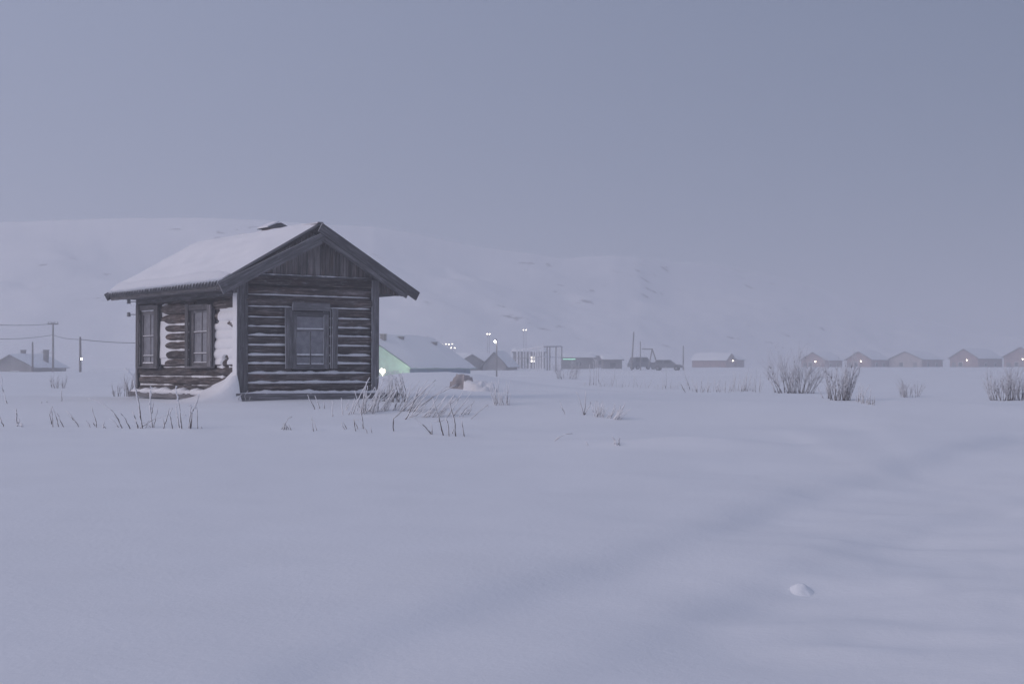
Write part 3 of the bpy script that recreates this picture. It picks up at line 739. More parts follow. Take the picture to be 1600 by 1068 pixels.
def gable_house(name, label, cat, xc, D, b, xl, xr, z0, ze, zr, gmat, smat, group=None, lamp=None, ov=.35, wins=(), swins=(), door=None, snow=.22, rake='grey_wall', chim=(), gw=None, sl=None):
    """near corner at photo column xc; the gable runs left and back, the eave side right and back"""
    sc_ = 1.32 if D < 200 else 1.15; D *= sc_; z0, ze, zr = (1.75 + (q - 1.75) * sc_ for q in (z0, ze, zr)); gw = gw and gw * sc_; sl = sl and sl * sc_
    X0 = (xc - 800) / F * D
    if gw is None: k = (xl - 800) / F; gw = (X0 - k * D) / (math.cos(b) + k * math.sin(b))
    if sl is None: k = (xr - 800) / F; sl = (k * D - X0) / (math.sin(b) - k * math.cos(b))
    o = empty(name, (X0, D, z0)); o.rotation_euler = (0, 0, -b); h = zr - z0; e = ze - z0
    tag(o, label, cat, group)
    # local frame: gable along -x, eave side along +y
    m_ = MB(); m_.poly_prism([(0, .0, 0), (-gw, .0, 0), (-gw, .0, e), (-gw / 2, .0, h), (0, .0, e)], (0, .12, 0)); m_.build("gable_wall", gmat, o)
    m_ = MB(); m_.poly_prism([(0, sl - .12, 0), (-gw, sl - .12, 0), (-gw, sl - .12, e), (-gw / 2, sl - .12, h), (0, sl - .12, e)], (0, .12, 0)); m_.build("gable_wall", gmat, o)
    for xx in (-.06, -gw + .06):
        m_ = MB(); m_.box((xx, sl / 2, e / 2), (0, sl / 2 - .13, 0), (0, 0, e / 2 - .01), (.06, 0, 0)); m_.build("side_wall", smat, o)
    s_ = (h - e) / (gw / 2); rt = None
    for sg in (-1, 1):
        xe = -gw / 2 + sg * (gw / 2 + ov); zz = e - s_ * ov
        m_ = MB(); m_.poly_prism([(-gw / 2, -ov, h + .02), (xe, -ov, zz + .02), (xe, -ov, zz + .10), (-gw / 2, -ov, h + .10)], (0, sl + 2 * ov, 0), (0, 1, 0)); rf = m_.build("roof", rake, o)
        nu, nv = 10, 26; P = []
        for j in range(nu):
            t = j / (nu - 1)
            for i in range(nv):
                y = -ov + .06 + (sl + 2 * ov - .12) * i / (nv - 1); x = -gw / 2 + sg * (gw / 2 + ov + .03) * t
                ed = min(1, (1 - t) * 5 + .25) * min(1, 3 * i / nv + .3, 3 * (nv - 1 - i) / nv + .3)
                P.append((x, y, h + .10 - s_ * (gw / 2 + ov) * t + (snow + .10 * nz(x * .7, y * .7, xc)) * ed - (.07 * (1 + nz(y * 1.1, xc)) if j == nu - 1 else 0)))
        m_ = MB(); m_.grid(P, nv, nu); m_.build("snow", 'snow', rf, smooth=True)
        if sg == 1: rt = rf
    for (fx, fz, w_, h_) in wins:
        m_ = MB(); m_.box((-gw * fx, -.02, fz), (w_ / 2 + .07, 0, 0), (0, 0, h_ / 2 + .07), (0, .03, 0)); wo = m_.build("window", 'rime', o)
        m_ = MB(); m_.box((-gw * fx, -.055, fz), (w_ / 2, 0, 0), (0, 0, h_ / 2), (0, .008, 0)); m_.build("pane", 'dark_glass', wo)
    for (fy, fz, w_, h_) in swins:
        m_ = MB(); m_.box((.02, sl * fy, fz), (0, w_ / 2 + .07, 0), (0, 0, h_ / 2 + .07), (.03, 0, 0)); wo = m_.build("window", 'rime', o)
        m_ = MB(); m_.box((.055, sl * fy, fz), (0, w_ / 2, 0), (0, 0, h_ / 2), (.008, 0, 0)); m_.build("pane", 'dark_glass', wo)
    if door:
        m_ = MB(); m_.box((-gw * door, -.03, .95), (.42, 0, 0), (0, 0, .95), (0, .03, 0)); do = m_.build("door", 'dark_wall', o)
        m_ = MB(); m_.box((-gw * door + .32, -.07, .95), (.02, 0, 0), (0, 0, .06), (0, .02, 0)); m_.build("handle", 'iron', do)
    for (fx, fy, cz) in chim:
        x = -gw * fx; y = sl * fy; zt = h - abs(x + gw / 2) * s_
        m_ = MB(); m_.box((x, y, zt + cz / 2), (0, 0, cz / 2 + .2), (.24, 0, 0), (0, .24, 0), .015); co = m_.build("chimney", 'brick', o)
        m_ = MB(); m_.box((x, y, zt + cz + .25), (.3, 0, 0), (0, .3, 0), (0, 0, .05)); m_.build("chimney_cap", 'grey_wall', co)
    if lamp:
        fx, fz, r_ = lamp; m_ = MB(); m_.tube([(-gw * fx, 0, fz + .12), (-gw * fx, -.35, fz + .15), (-gw * fx, -.5, fz + .1)], .03, 5); lo = m_.build("wall_lamp", 'iron', o)
        ball((-gw * fx, -.5, fz), r_).build("bulb", 'warm_lamp', lo, smooth=True)
    return o
# green and blue house behind the bank
gh = gable_house("green_house", "green gabled house with blue side wall and snowy roof just right of the log cabin", "house", 640, 110, math.radians(30), 515, 735, -.7, 1.80, 4.05,
                 'green_paint', 'blue_paint', ov=.5, snow=.3, rake='green_paint', wins=((.28, 1.5, .9, 1.1),), swins=((.2, 1.5, .9, 1.0), (.5, 1.5, .9, 1.0), (.8, 1.5, .9, 1.0)), chim=((.42, .12, .6), (.44, .42, .3), (.35, .85, .3)))
fl = at(597.5, 580, 141.5)
lp = empty("flood_lamp", (fl.x, fl.y, gz(fl.x, fl.y))); tag(lp, "glaring yellow flood lamp in front of the green house wall", "lamp")
hh = fl.z - gz(fl.x, fl.y)
m_ = MB(); m_.tube([(0, 0, -.2), (0, 0, hh - .25), (.05, -.1, hh - .2)], .05, 8); m_.build("post", 'pole', lp)
m_ = MB(); m_.tube([(0, .12, hh), (0, .05, hh), (0, -.02, hh)], [.12, .26, .32], 12); m_.build("shade", 'iron', lp)
ball((0, -.12, hh), .2, 12).build("bulb", 'white_lamp', lp, smooth=True)
pl = bpy.data.lights.new("flood_light", 'POINT'); pl.energy = 700; pl.color = (1.0, .95, .70); pl.shadow_soft_size = .25
po = bpy.data.objects.new("flood_light", pl); col.objects.link(po); po.parent = lp; po.location = (.1, -.75, hh + .25)
# dug-out hollow in the bank
hp_ = on_ground(728, 622, 38); hx, hy = at(722, 610, 50).x, 50.0
def lump(name, label, cat, c, rx_, ry_, rz_, mat, seed, amp=.25, n=40, k=22):
    P = []
    for j in range(k):
        a_ = math.pi * j / (k - 1)
        for i in range(n):
            t = 2 * math.pi * i / (n - 1); d = Vector((math.sin(a_) * math.cos(t), math.sin(a_) * math.sin(t), math.cos(a_)))
            q = 1 + amp * mnoise.noise(d * 1.6 + Vector((seed, 0, 0))) + amp * .5 * mnoise.noise(d * 4 + Vector((seed, 3, 0))) + amp * .22 * mnoise.noise(d * 10 + Vector((seed, 7, 0)))
            P.append((d.x * rx_ * q, d.y * ry_ * q, d.z * rz_ * q))
    m_ = MB(); m_.grid(P, n, k); m_.f = [q[::-1] for q in m_.f]
    o = m_.build(name, mat, None, smooth=True); o.location = c
    if label: tag(o, label, cat)
    return o
M['earth'] = plain("frozen_brown_earth", (.40, .365, .365), .95, .35, 2.2)
_m = M['earth']; t = _m.node_tree; b = t.nodes["Principled BSDF"]; ge = N(t, "ShaderNodeNewGeometry"); sx = N(t, "ShaderNodeSeparateXYZ"); t.links.new(ge.outputs["Normal"], sx.inputs[0])
nn = N(t, "ShaderNodeTexNoise"); nn.inputs["Scale"].default_value = 3.5; nn.inputs["Detail"].default_value = 5; t.links.new(ge.outputs["Position"], nn.inputs["Vector"])
ma = N(t, "ShaderNodeMath", operation='MULTIPLY_ADD'); t.links.new(nn.outputs[0], ma.inputs[0]); ma.inputs[1].default_value = .9; t.links.new(sx.outputs[2], ma.inputs[2])
rr_ = ramp(t, ma.outputs[0], [(1.0, 0.0), (1.25, 1.0)]); mx = N(t, "ShaderNodeMix", data_type='RGBA'); t.links.new(rr_.outputs[0], mx.inputs[0])
t.links.new(b.inputs["Base Color"].links[0].from_socket, mx.inputs[6]); mx.inputs[7].default_value = (.8, .8, .83, 1); t.links.new(mx.outputs[2], b.inputs["Base Color"])
lump("earth_mound", "brownish bare earth mound in the bank hollow behind the frosted weeds", "earth mound", (at(724, 606, 49).x, 49.2, .70), .62, .45, .66, 'earth', 4.0, .6)
lump("snow_heap", "pale snow heap right of the brown earth mound behind the weeds", "snow heap", (at(750, 610, 48.2).x, 48.4, .60), .75, .6, .62, 'snow_wall', 8.0, .4)
# small gabled house with a low barn wing
gable_house("gabled_house", "small grey gabled house in the haze left of the timber frame", "house", 790, 150, math.radians(12), 755, 800, .5, 1.95, 3.25, 'grey_wall', 'grey_wall', rake='dark_wall', sl=6.0, wins=((.3, .9, .6, .7), (.65, .9, .6, .7)))
gable_house("barn", "low plank barn with a snowy roof between the green house and the small gabled house", "barn", 757, 151.5, math.radians(-55), 735, 770, .5, 2.1, 3.0, 'grey_wall', 'grey_wall', gw=5.0, sl=2.6)
# bare timber frame
fo = empty("timber_frame", at(848, 580, 190)); tag(fo, "bare rimed timber frame of an unfinished building in the haze", "timber frame")
pA = at(848, 580, 190)
def fp(px, Y, ytop, bright):
    a_ = at(px, 581.5, Y) - pA; t_ = at(px, ytop, Y) - pA; a_.z = gz(a_.x + pA.x, Y) - pA.z - .1
    m_ = MB(); m_.bar(a_, t_, EX, .24 if bright else .18, EY, .16, .01); m_.build("post", 'rime' if bright or px < 849 else 'grey_wall', fo); return t_
tops = []
for px in (799, 808, 812.6, 818, 822, 827.5, 833, 837, 840.5, 844, 848):
    t_ = (848 - px) / 49; tops.append(fp(px, 190 + 26 * t_, 540 + 7.5 * t_ - (3.5 if px in (837, 848) else 0), px in (808, 827.5, 837, 848)))
tr = []
for px in (855, 859, 868.7, 873.5, 877.7):
    t_ = (px - 848) / 30; tr.append(fp(px, 190 + 12 * t_, 540 + 1.0 * t_, px == 873.5))
m_ = MB(); m_.bar(tops[0] + Vector((0, 0, -.1)), at(848, 541, 190) - pA, EZ, .09, EY, .12); m_.build("beam", 'rime', fo)
m_ = MB(); m_.bar(at(848, 541.5, 190) - pA, tr[-1], EZ, .16, EY, .12); m_.build("beam", 'grey_wall', fo)
m_ = MB(); m_.bar(at(848, 557, 190) - pA, at(876, 558, 202) - pA, EZ, .12, EY, .1); m_.build("beam", 'rime', fo)
m_ = MB(); m_.bar(at(800, 560, 216) - pA, at(848, 557.5, 190) - pA, EZ, .10, EY, .1); m_.build("beam", 'grey_wall', fo)
# low house behind the frame with a lit window
def shed(name, label, x0, x1, D, yt, yb, mat, deep=5.0, snow=.3, group=None):
    a_ = at(x0, yt, D); b_ = at(x1, yt, D); zb = gz((a_.x + b_.x) / 2, D) - .3; c_ = Vector(((a_.x + b_.x) / 2, D, zb)); hw = (b_.x - a_.x) / 2; hz_ = a_.z - zb
    o = empty(name, c_); tag(o, label, "shed", group)
    m_ = MB(); m_.box((0, deep / 2, hz_ / 2), (hw, 0, 0), (0, deep / 2, 0), (0, 0, hz_ / 2)); m_.build("wall", mat, o)
    m_ = MB(); m_.poly_prism([(-hw - .3, -.35, hz_), (-hw - .3, deep + .3, hz_ + .5), (-hw - .3, deep + .3, hz_ + .62), (-hw - .3, -.35, hz_ + .12)], (2 * hw + .6, 0, 0), (1, 0, 0)); rf = m_.build("roof", 'dark_wall', o)
    P = []
    for j in range(8):
        for i in range(24):
            x = (-hw - .28) + (2 * hw + .56) * i / 23; y = -.3 + (deep + .55) * j / 7; ed = min(1, j / 2 + .15, i / 3 + .2, (23 - i) / 3 + .2)
            P.append((x, y, hz_ + .13 + .5 * (y + .35) / (deep + .65) + snow * ed * (1 + .4 * nz(x * .5, y, x0))))
    m_ = MB(); m_.grid(P, 24, 8); m_.build("snow", 'snow', rf, smooth=True)
    nw = max(1, int(hw * 2 / 3.2))
    for i in range(nw):
        x = -hw + (i + .5) * 2 * hw / nw
        m_ = MB(); m_.box((x, -.03, hz_ * .55), (.5, 0, 0), (0, 0, .45), (0, .03, 0)); wo = m_.build("window", 'grey_wall', o)
        m_ = MB(); m_.box((x, -.066, hz_ * .55), (.42, 0, 0), (0, 0, .37), (0, .006, 0)); m_.build("pane", 'dark_glass', wo)
    return o
s1 = shed("shed", "low house behind the timber frame with two small lit windows", 802, 852, 232, 551, 575, 'grey_wall')
for ya, yb in ((556.8, 560.0), (562.4, 565.4)):
    a_ = at(829.3, ya, 231.6); b_ = at(835.2, yb, 231.6); m_ = MB(); c_ = (a_ + b_) / 2 - s1.location
    m_.box(c_, ((b_.x - a_.x) / 2 + .05, 0, 0), (0, 0, (a_.z - b_.z) / 2 + .05), (0, .12, 0)); wo = m_.build("window", 'rime', s1); wo["label"] = "small lit window"
    for q in (-1, 1):
        m_ = MB(); m_.box(c_ + Vector((q * (b_.x - a_.x) / 4, -.13, 0)), ((b_.x - a_.x) / 4 - .025, 0, 0), (0, 0, (a_.z - b_.z) / 2), (0, .008, 0)); m_.build("pane", 'lit_window', wo)
s2 = shed("shed", "low dark shed with a green light strip right of the timber frame", 879, 929, 222, 560, 572, 'dark_wall')
a_ = at(879.5, 560.8, 221.2) - s2.location; b_ = at(899, 560.8, 221.2) - s2.location
m_ = MB(); m_.bar(a_, b_, EZ, .15, EY, .08); m_.build("light_strip", 'green_strip', s2)
shed("shed", "low dark shed farthest right of those beside the timber frame", 943, 972, 216, 563, 573, 'dark_wall')
shed("shed", "faint long roofed shed behind the two low dark sheds", 925, 953, 245, 557, 570, 'grey_wall')
# right-hand row of cottages
CG = "cottages in a row along the horizon"
gable_house("cottage", "reddish cottage seen mostly from its long side, leftmost of the row on the horizon", "cottage", 1151, 250, math.radians(20), 1150, 1169, .9, 3.05, 4.1, 'red_paint', 'red_paint', CG, gw=5.2, sl=7.0, wins=((.3, 1.3, .8, .9),))
o = gable_house("cottage", "faint reddish cottage left of the lone small lamp, showing its long wall to us", "cottage", 1148, 249, math.radians(-62), 1091, 1160, .9, 2.95, 4.0, 'red_paint', 'red_paint', CG, gw=4.6, sl=6.2, lamp=(.5, 2.2, .11), swins=((.3, 1.4, .8, .8), (.7, 1.4, .8, .8)))
for xc, xl, xr, ye, yp, lab, lm, gm_, D in ((1289, 1252, 1316, 562, 550.5, "reddish cottage with a wall lamp partly behind the tallest frosted bush", (.35, 1.85), 'red_paint', 262),
                                   (1361, 1323, 1389, 561, 549.5, "reddish cottage with a wall lamp just right of the upright frosted bush", (.36, 1.9), 'red_paint', 262),
                                   (1440, 1389, 1473, 561, 549.5, "pale wide unlit cottage in the middle of the horizon row", None, 'pale_paint', 262),
                                   (1528, 1484, 1566, 559, 545.5, "reddish cottage with a bright wall lamp, second from the right edge", (.36, 2.1), 'red_paint', 258),
                                   (1622, 1568, 1665, 557, 542.5, "reddish cottage cut by the right edge of the picture", (.42, 2.25), 'red_paint', 255)):
    bb = math.radians(42)
    gable_house("cottage", lab, "cottage", xc, D, bb, xl, xr, .9, at(xc, ye, D).z, at(xc, yp, D + 2).z, gm_, 'red_paint', CG, lamp=(lm[0], lm[1] * 1.15, .13) if lm else None,
                wins=((.62, 1.5, .9, .9),), swins=((.3, 1.4, .8, .8), (.7, 1.4, .8, .8)), door=.2 if gm_ == 'pale_paint' else .85)
# house roof at the left edge
gable_house("house", "house buried in snow at the left edge, only its gable showing", "house", 49, 128, math.radians(8), -16, 60, .3, 1.75, 2.75, 'grey_wall', 'grey_wall', sl=7.0, wins=((.4, 1.0, .9, .8),), chim=((.55, .4, .6), (.12, .55, 1.5)))
# poles, wires and lamps
def pole(label, px, yt, yb, D, arm=None, lamp=None, name="utility_pole", cat="pole", r_=.11, px2=None, group="poles in the village"):
    t_ = at(px, yt, D); b_ = at(px2 or px, yb, D); z_ = gz(b_.x, D); o = empty(name, (b_.x, D, z_)); tag(o, label, cat, group)
    tp = t_ - Vector((b_.x, D, z_)); m_ = MB(); m_.tube([(0, 0, -.4), tp * .5, tp], [r_, r_ * .9, r_ * .72], 8); m_.build("pole", 'pole', o, smooth=True)
    if arm:
        m_ = MB(); m_.bar(tp + Vector((-arm, 0, -.12)), tp + Vector((arm, 0, -.12)), EZ, .12, EY, .1); ao = m_.build("cross_arm", 'pole', o)
        for q in (-.9, -.35, .35, .9): m_ = MB(); m_.tube([tp + Vector((q * arm, 0, -.06)), tp + Vector((q * arm, 0, .12))], [.04, .05], 6); m_.build("insulator", 'ceramic', ao)
    if lamp:
        q = at(lamp[0], lamp[1], D) - Vector((b_.x, D, z_)); m_ = MB(); m_.tube([(0, 0, q.z + .3), ((q.x) * .6, 0, q.z + .32), (q.x, 0, q.z + .12)], .03, 5); lo = m_.build("lamp_arm", 'iron', o)
        ball(q, lamp[2]).build("bulb", 'white_lamp', lo, smooth=True)
    return o, o.location + tp
_, w1 = pole("tall utility pole with a cross arm at the left of the cabin", 83, 504, 578, 135, arm=.5)
pole("bare thin pole left of the cross-arm pole", 51, 534, 578, 120, r_=.09)
_, w2 = pole("wooden pole carrying a lit lamp left of the log cabin", 125.5, 526, 589, 105, lamp=(127.6, 560.5, .075), name="lamp_pole", r_=.10)
pole("tall pole standing right of the timber frame in the haze", 990.4, 518, 574, 190, px2=986.5, r_=.11)
pole("shorter pole close right of the tall pole in the haze", 1000.5, 533, 574, 195, px2=1001, r_=.08)
pole("street lamp post beside the small gabled house", 776, 530, 574, 165, lamp=(773.6, 533.5, .13), name="street_lamp", cat="street lamp", r_=.09)
pole("thin bare pole behind the snowy roof of the green house", 668, 525, 560, 200, r_=.12); 
pole("faint pole above the parked cars", 1067.6, 540, 576, 200, r_=.10)
af = empty("trestle", (at(1021, 570, 198).x, 198, gz(at(1021, 570, 198).x, 198))); tag(af, "wooden trestle with spread legs right of the tall hazy poles", "trestle")
for x0, y0, x1, y1 in ((1019, 545, 1013.5, 574), (1019, 545, 1029, 574), (1003, 545, 1020, 545.2)):
    m_ = MB(); m_.tube([at(x0, y0, 198) - af.location, at(x1, y1, 198) - af.location], .09, 6); m_.build("leg" if y1 > 560 else "beam", 'pole', af)
def wire(label, p0, p1, sag):
    p0, p1 = Vector(p0), Vector(p1); m_ = MB(); o0 = (p0 + p1) / 2
    m_.tube([p0 + (p1 - p0) * (i / 14) - EZ * (sag * 4 * (i / 14) * (1 - i / 14)) - o0 for i in range(15)], .022, 4); o = m_.build("power_line", 'iron', None); o.location = o0
    tag(o, label, "wire", "wires strung between the left poles")
wire("top power line running off to the left edge from the cross arm", at(-40, 505, 100), at(83, 505.5, 135), .15)
wire("power line from the left edge to the middle of the cross-arm pole", at(-40, 528, 105), at(83, 523, 135), .2)
wire("power line slung from the cross-arm pole to the lamp pole", at(83, 523, 135), at(125.5, 530, 105), .12)
wire("power line from the lamp pole running behind the log cabin", at(125.5, 530, 105), at(260, 534, 105), .15)
# far lamps
FL = "small lamps glowing on the far slope"
def far_lamp(label, px, py, D, r_=.17, mat='warm_lamp'):
    p = at(px, py, D); o = empty("far_lamp", (p.x, p.y, p.z - 2.8)); tag(o, label, "street lamp", FL)
    m_ = MB(); m_.tube([(0, 0, -.5), (0, 0, 2.85)], .03, 6); m_.build("post", 'pole', o); ball((0, -.1, 2.8), r_).build("bulb", mat, o, smooth=True)
ROWL = ['leftmost tiny lamp of the light row above the green house roof', 'second tiny lamp from the left in the light row above the green house', 'third tiny lamp from the left in the light row above the green house', 'fourth tiny lamp from the left in the light row above the green house', 'right end lamp of the upper light row above the green house', 'left one of the two lamps just below the light row', 'right one of the two lamps just below the light row']
for i, (px, py) in enumerate(((685.5, 538), (691.5, 537.8), (697, 537.3), (701.5, 537.6), (706.8, 537.2), (705, 543), (710.5, 543.5))):
    far_lamp(ROWL[i], px, py, 243, .075)
for px, lab in ((761.5, "left one of the upper lamp pair above the small gabled house"), (765, "right one of the upper lamp pair above the small gabled house")): far_lamp(lab, px, 521.5, 243, .085)
for px, lab in ((818, "left one of the faint lamp pair high above the timber frame"), (822, "right one of the faint lamp pair high above the timber frame")): far_lamp(lab, px, 515.3, 246, .06)
# parked cars
M['car_dark'] = plain("dark_car_paint", (.14, .145, .16), .35, .1)
M['tyre'] = plain("tyre_rubber", (.03, .03, .032), .9)
M['car_glass'] = plain("car_glass", (.06, .065, .075), .15)
def car(label, px, D, rz, tall):
    x = (px - 800) / F * D; o = empty("parked_car", (x, D, gz(x, D) + .02), rz); tag(o, label, "car", "parked cars in the haze")
    Lc = 4.1; hb_ = .95 if tall else .85; hr_ = 1.75 if tall else 1.45
    prof = [(-2.05, .35), (-2.05, .75), (-1.95, hb_), (-1.2, hb_ + .04), (1.0, hb_ + .04), (1.9, hb_ - .1), (2.05, .65), (2.05, .35)]
    m_ = MB(); m_.poly_prism([(a_, -.82, c_) for a_, c_ in prof], (0, 1.64, 0), (1, 0, 0)); m_.build("body", 'car_dark', o)
    top = [(-1.95, hb_ + .03), (-1.6 if tall else -1.35, hr_), (.35, hr_), (1.05, hb_ + .03)]
    m_ = MB(); m_.poly_prism([(a_, -.72, c_) for a_, c_ in top], (0, 1.44, 0), (1, 0, 0)); cb = m_.build("cabin", 'car_dark', o)
    for sy in (-1, 1):
        for w0, w1_ in ((-1.5, -.55), (-.45, .55)):
            m_ = MB(); m_.box(((w0 + w1_) / 2, sy * .725, (hb_ + hr_) / 2 + .02), ((w1_ - w0) / 2 - .05, 0, 0), (0, 0, (hr_ - hb_) / 2 - .13), (0, .008, 0)); m_.build("window", 'car_glass', cb)
    P = []
    for j in range(7):
        for i in range(14):
            a_ = -1.55 + 1.9 * i / 13; y = -.7 + 1.4 * j / 6; ed = min(1, i / 2, (13 - i) / 2, j / 1.5, (6 - j) / 1.5); P.append((a_, y, hr_ + .004 + .14 * ed))
    m_ = MB(); m_.grid(P, 14, 7); m_.build("snow", 'snow', cb, smooth=True)
    P = [(a_, y, z + .01) for y in (-.75, -.25, .25, .75) for a_, z in ((1.02, hb_ + .05), (1.4, hb_ + .06), (1.85, hb_ - .02))]
    m_ = MB(); m_.grid(P, 3, 4); m_.build("snow", 'snow', o, smooth=True)
    for sx_ in (-1.25, 1.3):
        for sy in (-.8, .8):
            m_ = MB(); m_.tube([(sx_, sy - .1, .32), (sx_, sy + .1, .32)], .32, 14); wo = m_.build("wheel", 'tyre', o)
            m_ = MB(); m_.tube([(sx_, sy - .11, .32), (sx_, sy + .11, .32)], .18, 10); m_.build("rim", 'ceramic', wo)
    for sy in (-.6, .6): m_ = MB(); m_.box((2.05, sy, .66), (0, .14, 0), (0, 0, .08), (.02, 0, 0)); m_.build("headlight", 'ceramic', o)
car("dark parked van-like car left of the wider dark car in the haze", 1004, 205, .4, True)
car("dark parked car with snow on its roof, below the trestle", 1043, 195, -.25, False)
# ------------------------------------------------------------------ frosted weeds and bushes
WG = "frosted weeds poking through the snow"; BG = "frosted bushes in the field"
def px_weed(label, stems, name="frosted_weed", group=WG, thick=1.0, mat=None):
    """stems: lists of photo pixels from the root up; they stand where their root meets the snow"""
    mat = mat or ('stem' if thick > 1.3 else 'stem_dark')
    b0 = on_ground(*stems[0][0]); o = empty(name, b0); tag(o, label, "weed", group)
    for st in stems:
        b_ = on_ground(*st[0]); pts = [b_ + Vector((0, 0, -.08))]; lean = R.uniform(-.35, .35); hgt = max(1.0, st[0][1] - st[-1][1])
        for k, (px, py) in enumerate(st):
            f_ = (st[0][1] - py) / hgt; pts.append(at(px, py, b_.y + lean * f_ * hgt / F * b_.y))
        pts2 = [pts[0], pts[1]]
        for a_, c_ in zip(pts[1:-1], pts[2:]):
            n_ = 3
            for q in range(1, n_ + 1):
                w_ = .012 * (1 if q < n_ else 0); pts2.append(a_ + (c_ - a_) * (q / n_) + Vector((R.uniform(-w_, w_), R.uniform(-w_, w_), 0)))
        r0 = .0105 * thick; m_ = MB(); n_ = len(pts2)
        m_.tube([p - b0 for p in pts2], [r0 * (1.0 + .25 * R.uniform(-1, 1)) * (1 - .25 * i / n_) for i in range(n_)], 6, gx=.55)
        so = m_.build("stem", mat, o, smooth=True)
        # knobs of rime at the tip
        if thick > 1.1:
            kb = MB()
            for q in range(9):
                i = R.randint(max(1, n_ - 6), n_ - 1); c_ = pts2[i] - b0 + Vector((R.uniform(-.02, .02), R.uniform(-.02, .02), R.uniform(-.02, .03))); r_ = R.uniform(.010, .02)
                kb.tube([c_ - EZ * r_, c_ - EZ * r_ * .4, c_ + EZ * r_ * .5, c_ + EZ * r_], [r_ * .4, r_, r_ * .9, r_ * .3], 6)
            kb.build("rime", 'snow_wall', so, smooth=True)
    return o
z8 = lambda *p: [(x / 5.086, 480 + y / 5.086) for x, y in p]
z2 = lambda *p: [(200 + x / 10.68, 590 + y / 10.68) for x, y in p]
z4 = lambda *p: [(360 + x / 3.636, 560 + y / 3.636) for x, y in p]
z5 = lambda *p: [(860 + x / 5.0, 590 + y / 5.0) for x, y in p]
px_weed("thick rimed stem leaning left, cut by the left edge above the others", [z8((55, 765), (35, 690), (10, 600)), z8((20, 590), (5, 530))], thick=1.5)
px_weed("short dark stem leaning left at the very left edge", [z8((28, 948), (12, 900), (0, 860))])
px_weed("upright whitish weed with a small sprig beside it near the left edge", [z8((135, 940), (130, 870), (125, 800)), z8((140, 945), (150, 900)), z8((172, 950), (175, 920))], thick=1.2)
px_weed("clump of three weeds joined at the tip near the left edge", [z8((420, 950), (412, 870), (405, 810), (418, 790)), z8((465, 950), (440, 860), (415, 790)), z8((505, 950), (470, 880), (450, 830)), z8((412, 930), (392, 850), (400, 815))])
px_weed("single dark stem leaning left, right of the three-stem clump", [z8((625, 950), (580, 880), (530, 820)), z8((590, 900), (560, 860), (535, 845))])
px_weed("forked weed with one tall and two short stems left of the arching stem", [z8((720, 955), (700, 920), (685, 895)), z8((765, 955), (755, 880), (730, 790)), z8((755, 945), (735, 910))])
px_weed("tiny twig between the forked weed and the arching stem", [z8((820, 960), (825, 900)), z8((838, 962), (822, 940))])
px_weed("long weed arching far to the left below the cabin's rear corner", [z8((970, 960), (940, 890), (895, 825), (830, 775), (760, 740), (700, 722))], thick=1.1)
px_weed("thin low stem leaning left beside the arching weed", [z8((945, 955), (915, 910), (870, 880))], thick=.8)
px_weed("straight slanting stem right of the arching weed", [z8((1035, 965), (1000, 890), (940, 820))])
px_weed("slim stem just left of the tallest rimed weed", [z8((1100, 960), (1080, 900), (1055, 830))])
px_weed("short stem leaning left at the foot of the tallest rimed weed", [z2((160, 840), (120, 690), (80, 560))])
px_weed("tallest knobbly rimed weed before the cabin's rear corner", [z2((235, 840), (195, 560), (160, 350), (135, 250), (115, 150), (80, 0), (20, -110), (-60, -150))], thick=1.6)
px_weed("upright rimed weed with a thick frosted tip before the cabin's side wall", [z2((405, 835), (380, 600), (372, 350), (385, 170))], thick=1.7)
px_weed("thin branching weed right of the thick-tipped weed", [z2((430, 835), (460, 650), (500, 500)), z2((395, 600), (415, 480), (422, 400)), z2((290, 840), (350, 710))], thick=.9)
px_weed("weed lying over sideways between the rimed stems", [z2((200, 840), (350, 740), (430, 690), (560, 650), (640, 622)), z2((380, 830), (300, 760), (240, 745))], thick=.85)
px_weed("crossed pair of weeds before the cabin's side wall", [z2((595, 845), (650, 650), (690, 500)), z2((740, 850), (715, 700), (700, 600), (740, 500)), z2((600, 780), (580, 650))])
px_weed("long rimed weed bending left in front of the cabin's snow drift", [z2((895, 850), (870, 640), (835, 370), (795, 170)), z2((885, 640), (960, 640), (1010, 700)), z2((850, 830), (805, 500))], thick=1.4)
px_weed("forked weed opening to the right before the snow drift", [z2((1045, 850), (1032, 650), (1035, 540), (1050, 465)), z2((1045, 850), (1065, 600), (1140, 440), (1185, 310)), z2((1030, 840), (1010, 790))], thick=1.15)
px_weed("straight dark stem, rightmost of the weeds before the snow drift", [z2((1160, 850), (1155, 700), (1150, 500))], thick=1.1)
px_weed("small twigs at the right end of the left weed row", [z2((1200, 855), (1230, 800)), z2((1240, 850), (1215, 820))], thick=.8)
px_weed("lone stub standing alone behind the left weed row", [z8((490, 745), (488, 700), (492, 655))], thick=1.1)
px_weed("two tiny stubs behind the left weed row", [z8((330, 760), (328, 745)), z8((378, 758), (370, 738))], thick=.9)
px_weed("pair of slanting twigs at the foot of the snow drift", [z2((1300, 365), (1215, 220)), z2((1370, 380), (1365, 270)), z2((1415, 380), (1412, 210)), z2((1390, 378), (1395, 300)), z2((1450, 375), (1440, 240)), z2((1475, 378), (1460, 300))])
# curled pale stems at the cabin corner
px_weed("white curled stems at the foot of the cabin's front corner", [[(364.5, 627), (368, 622), (364.5, 619.5), (362, 620.5)], [(371.5, 627), (374, 620), (378, 614)], [(384, 627), (383, 617), (388, 610)], [(390, 627), (391, 620)], [(392.5, 627), (394, 625)]], thick=.8)
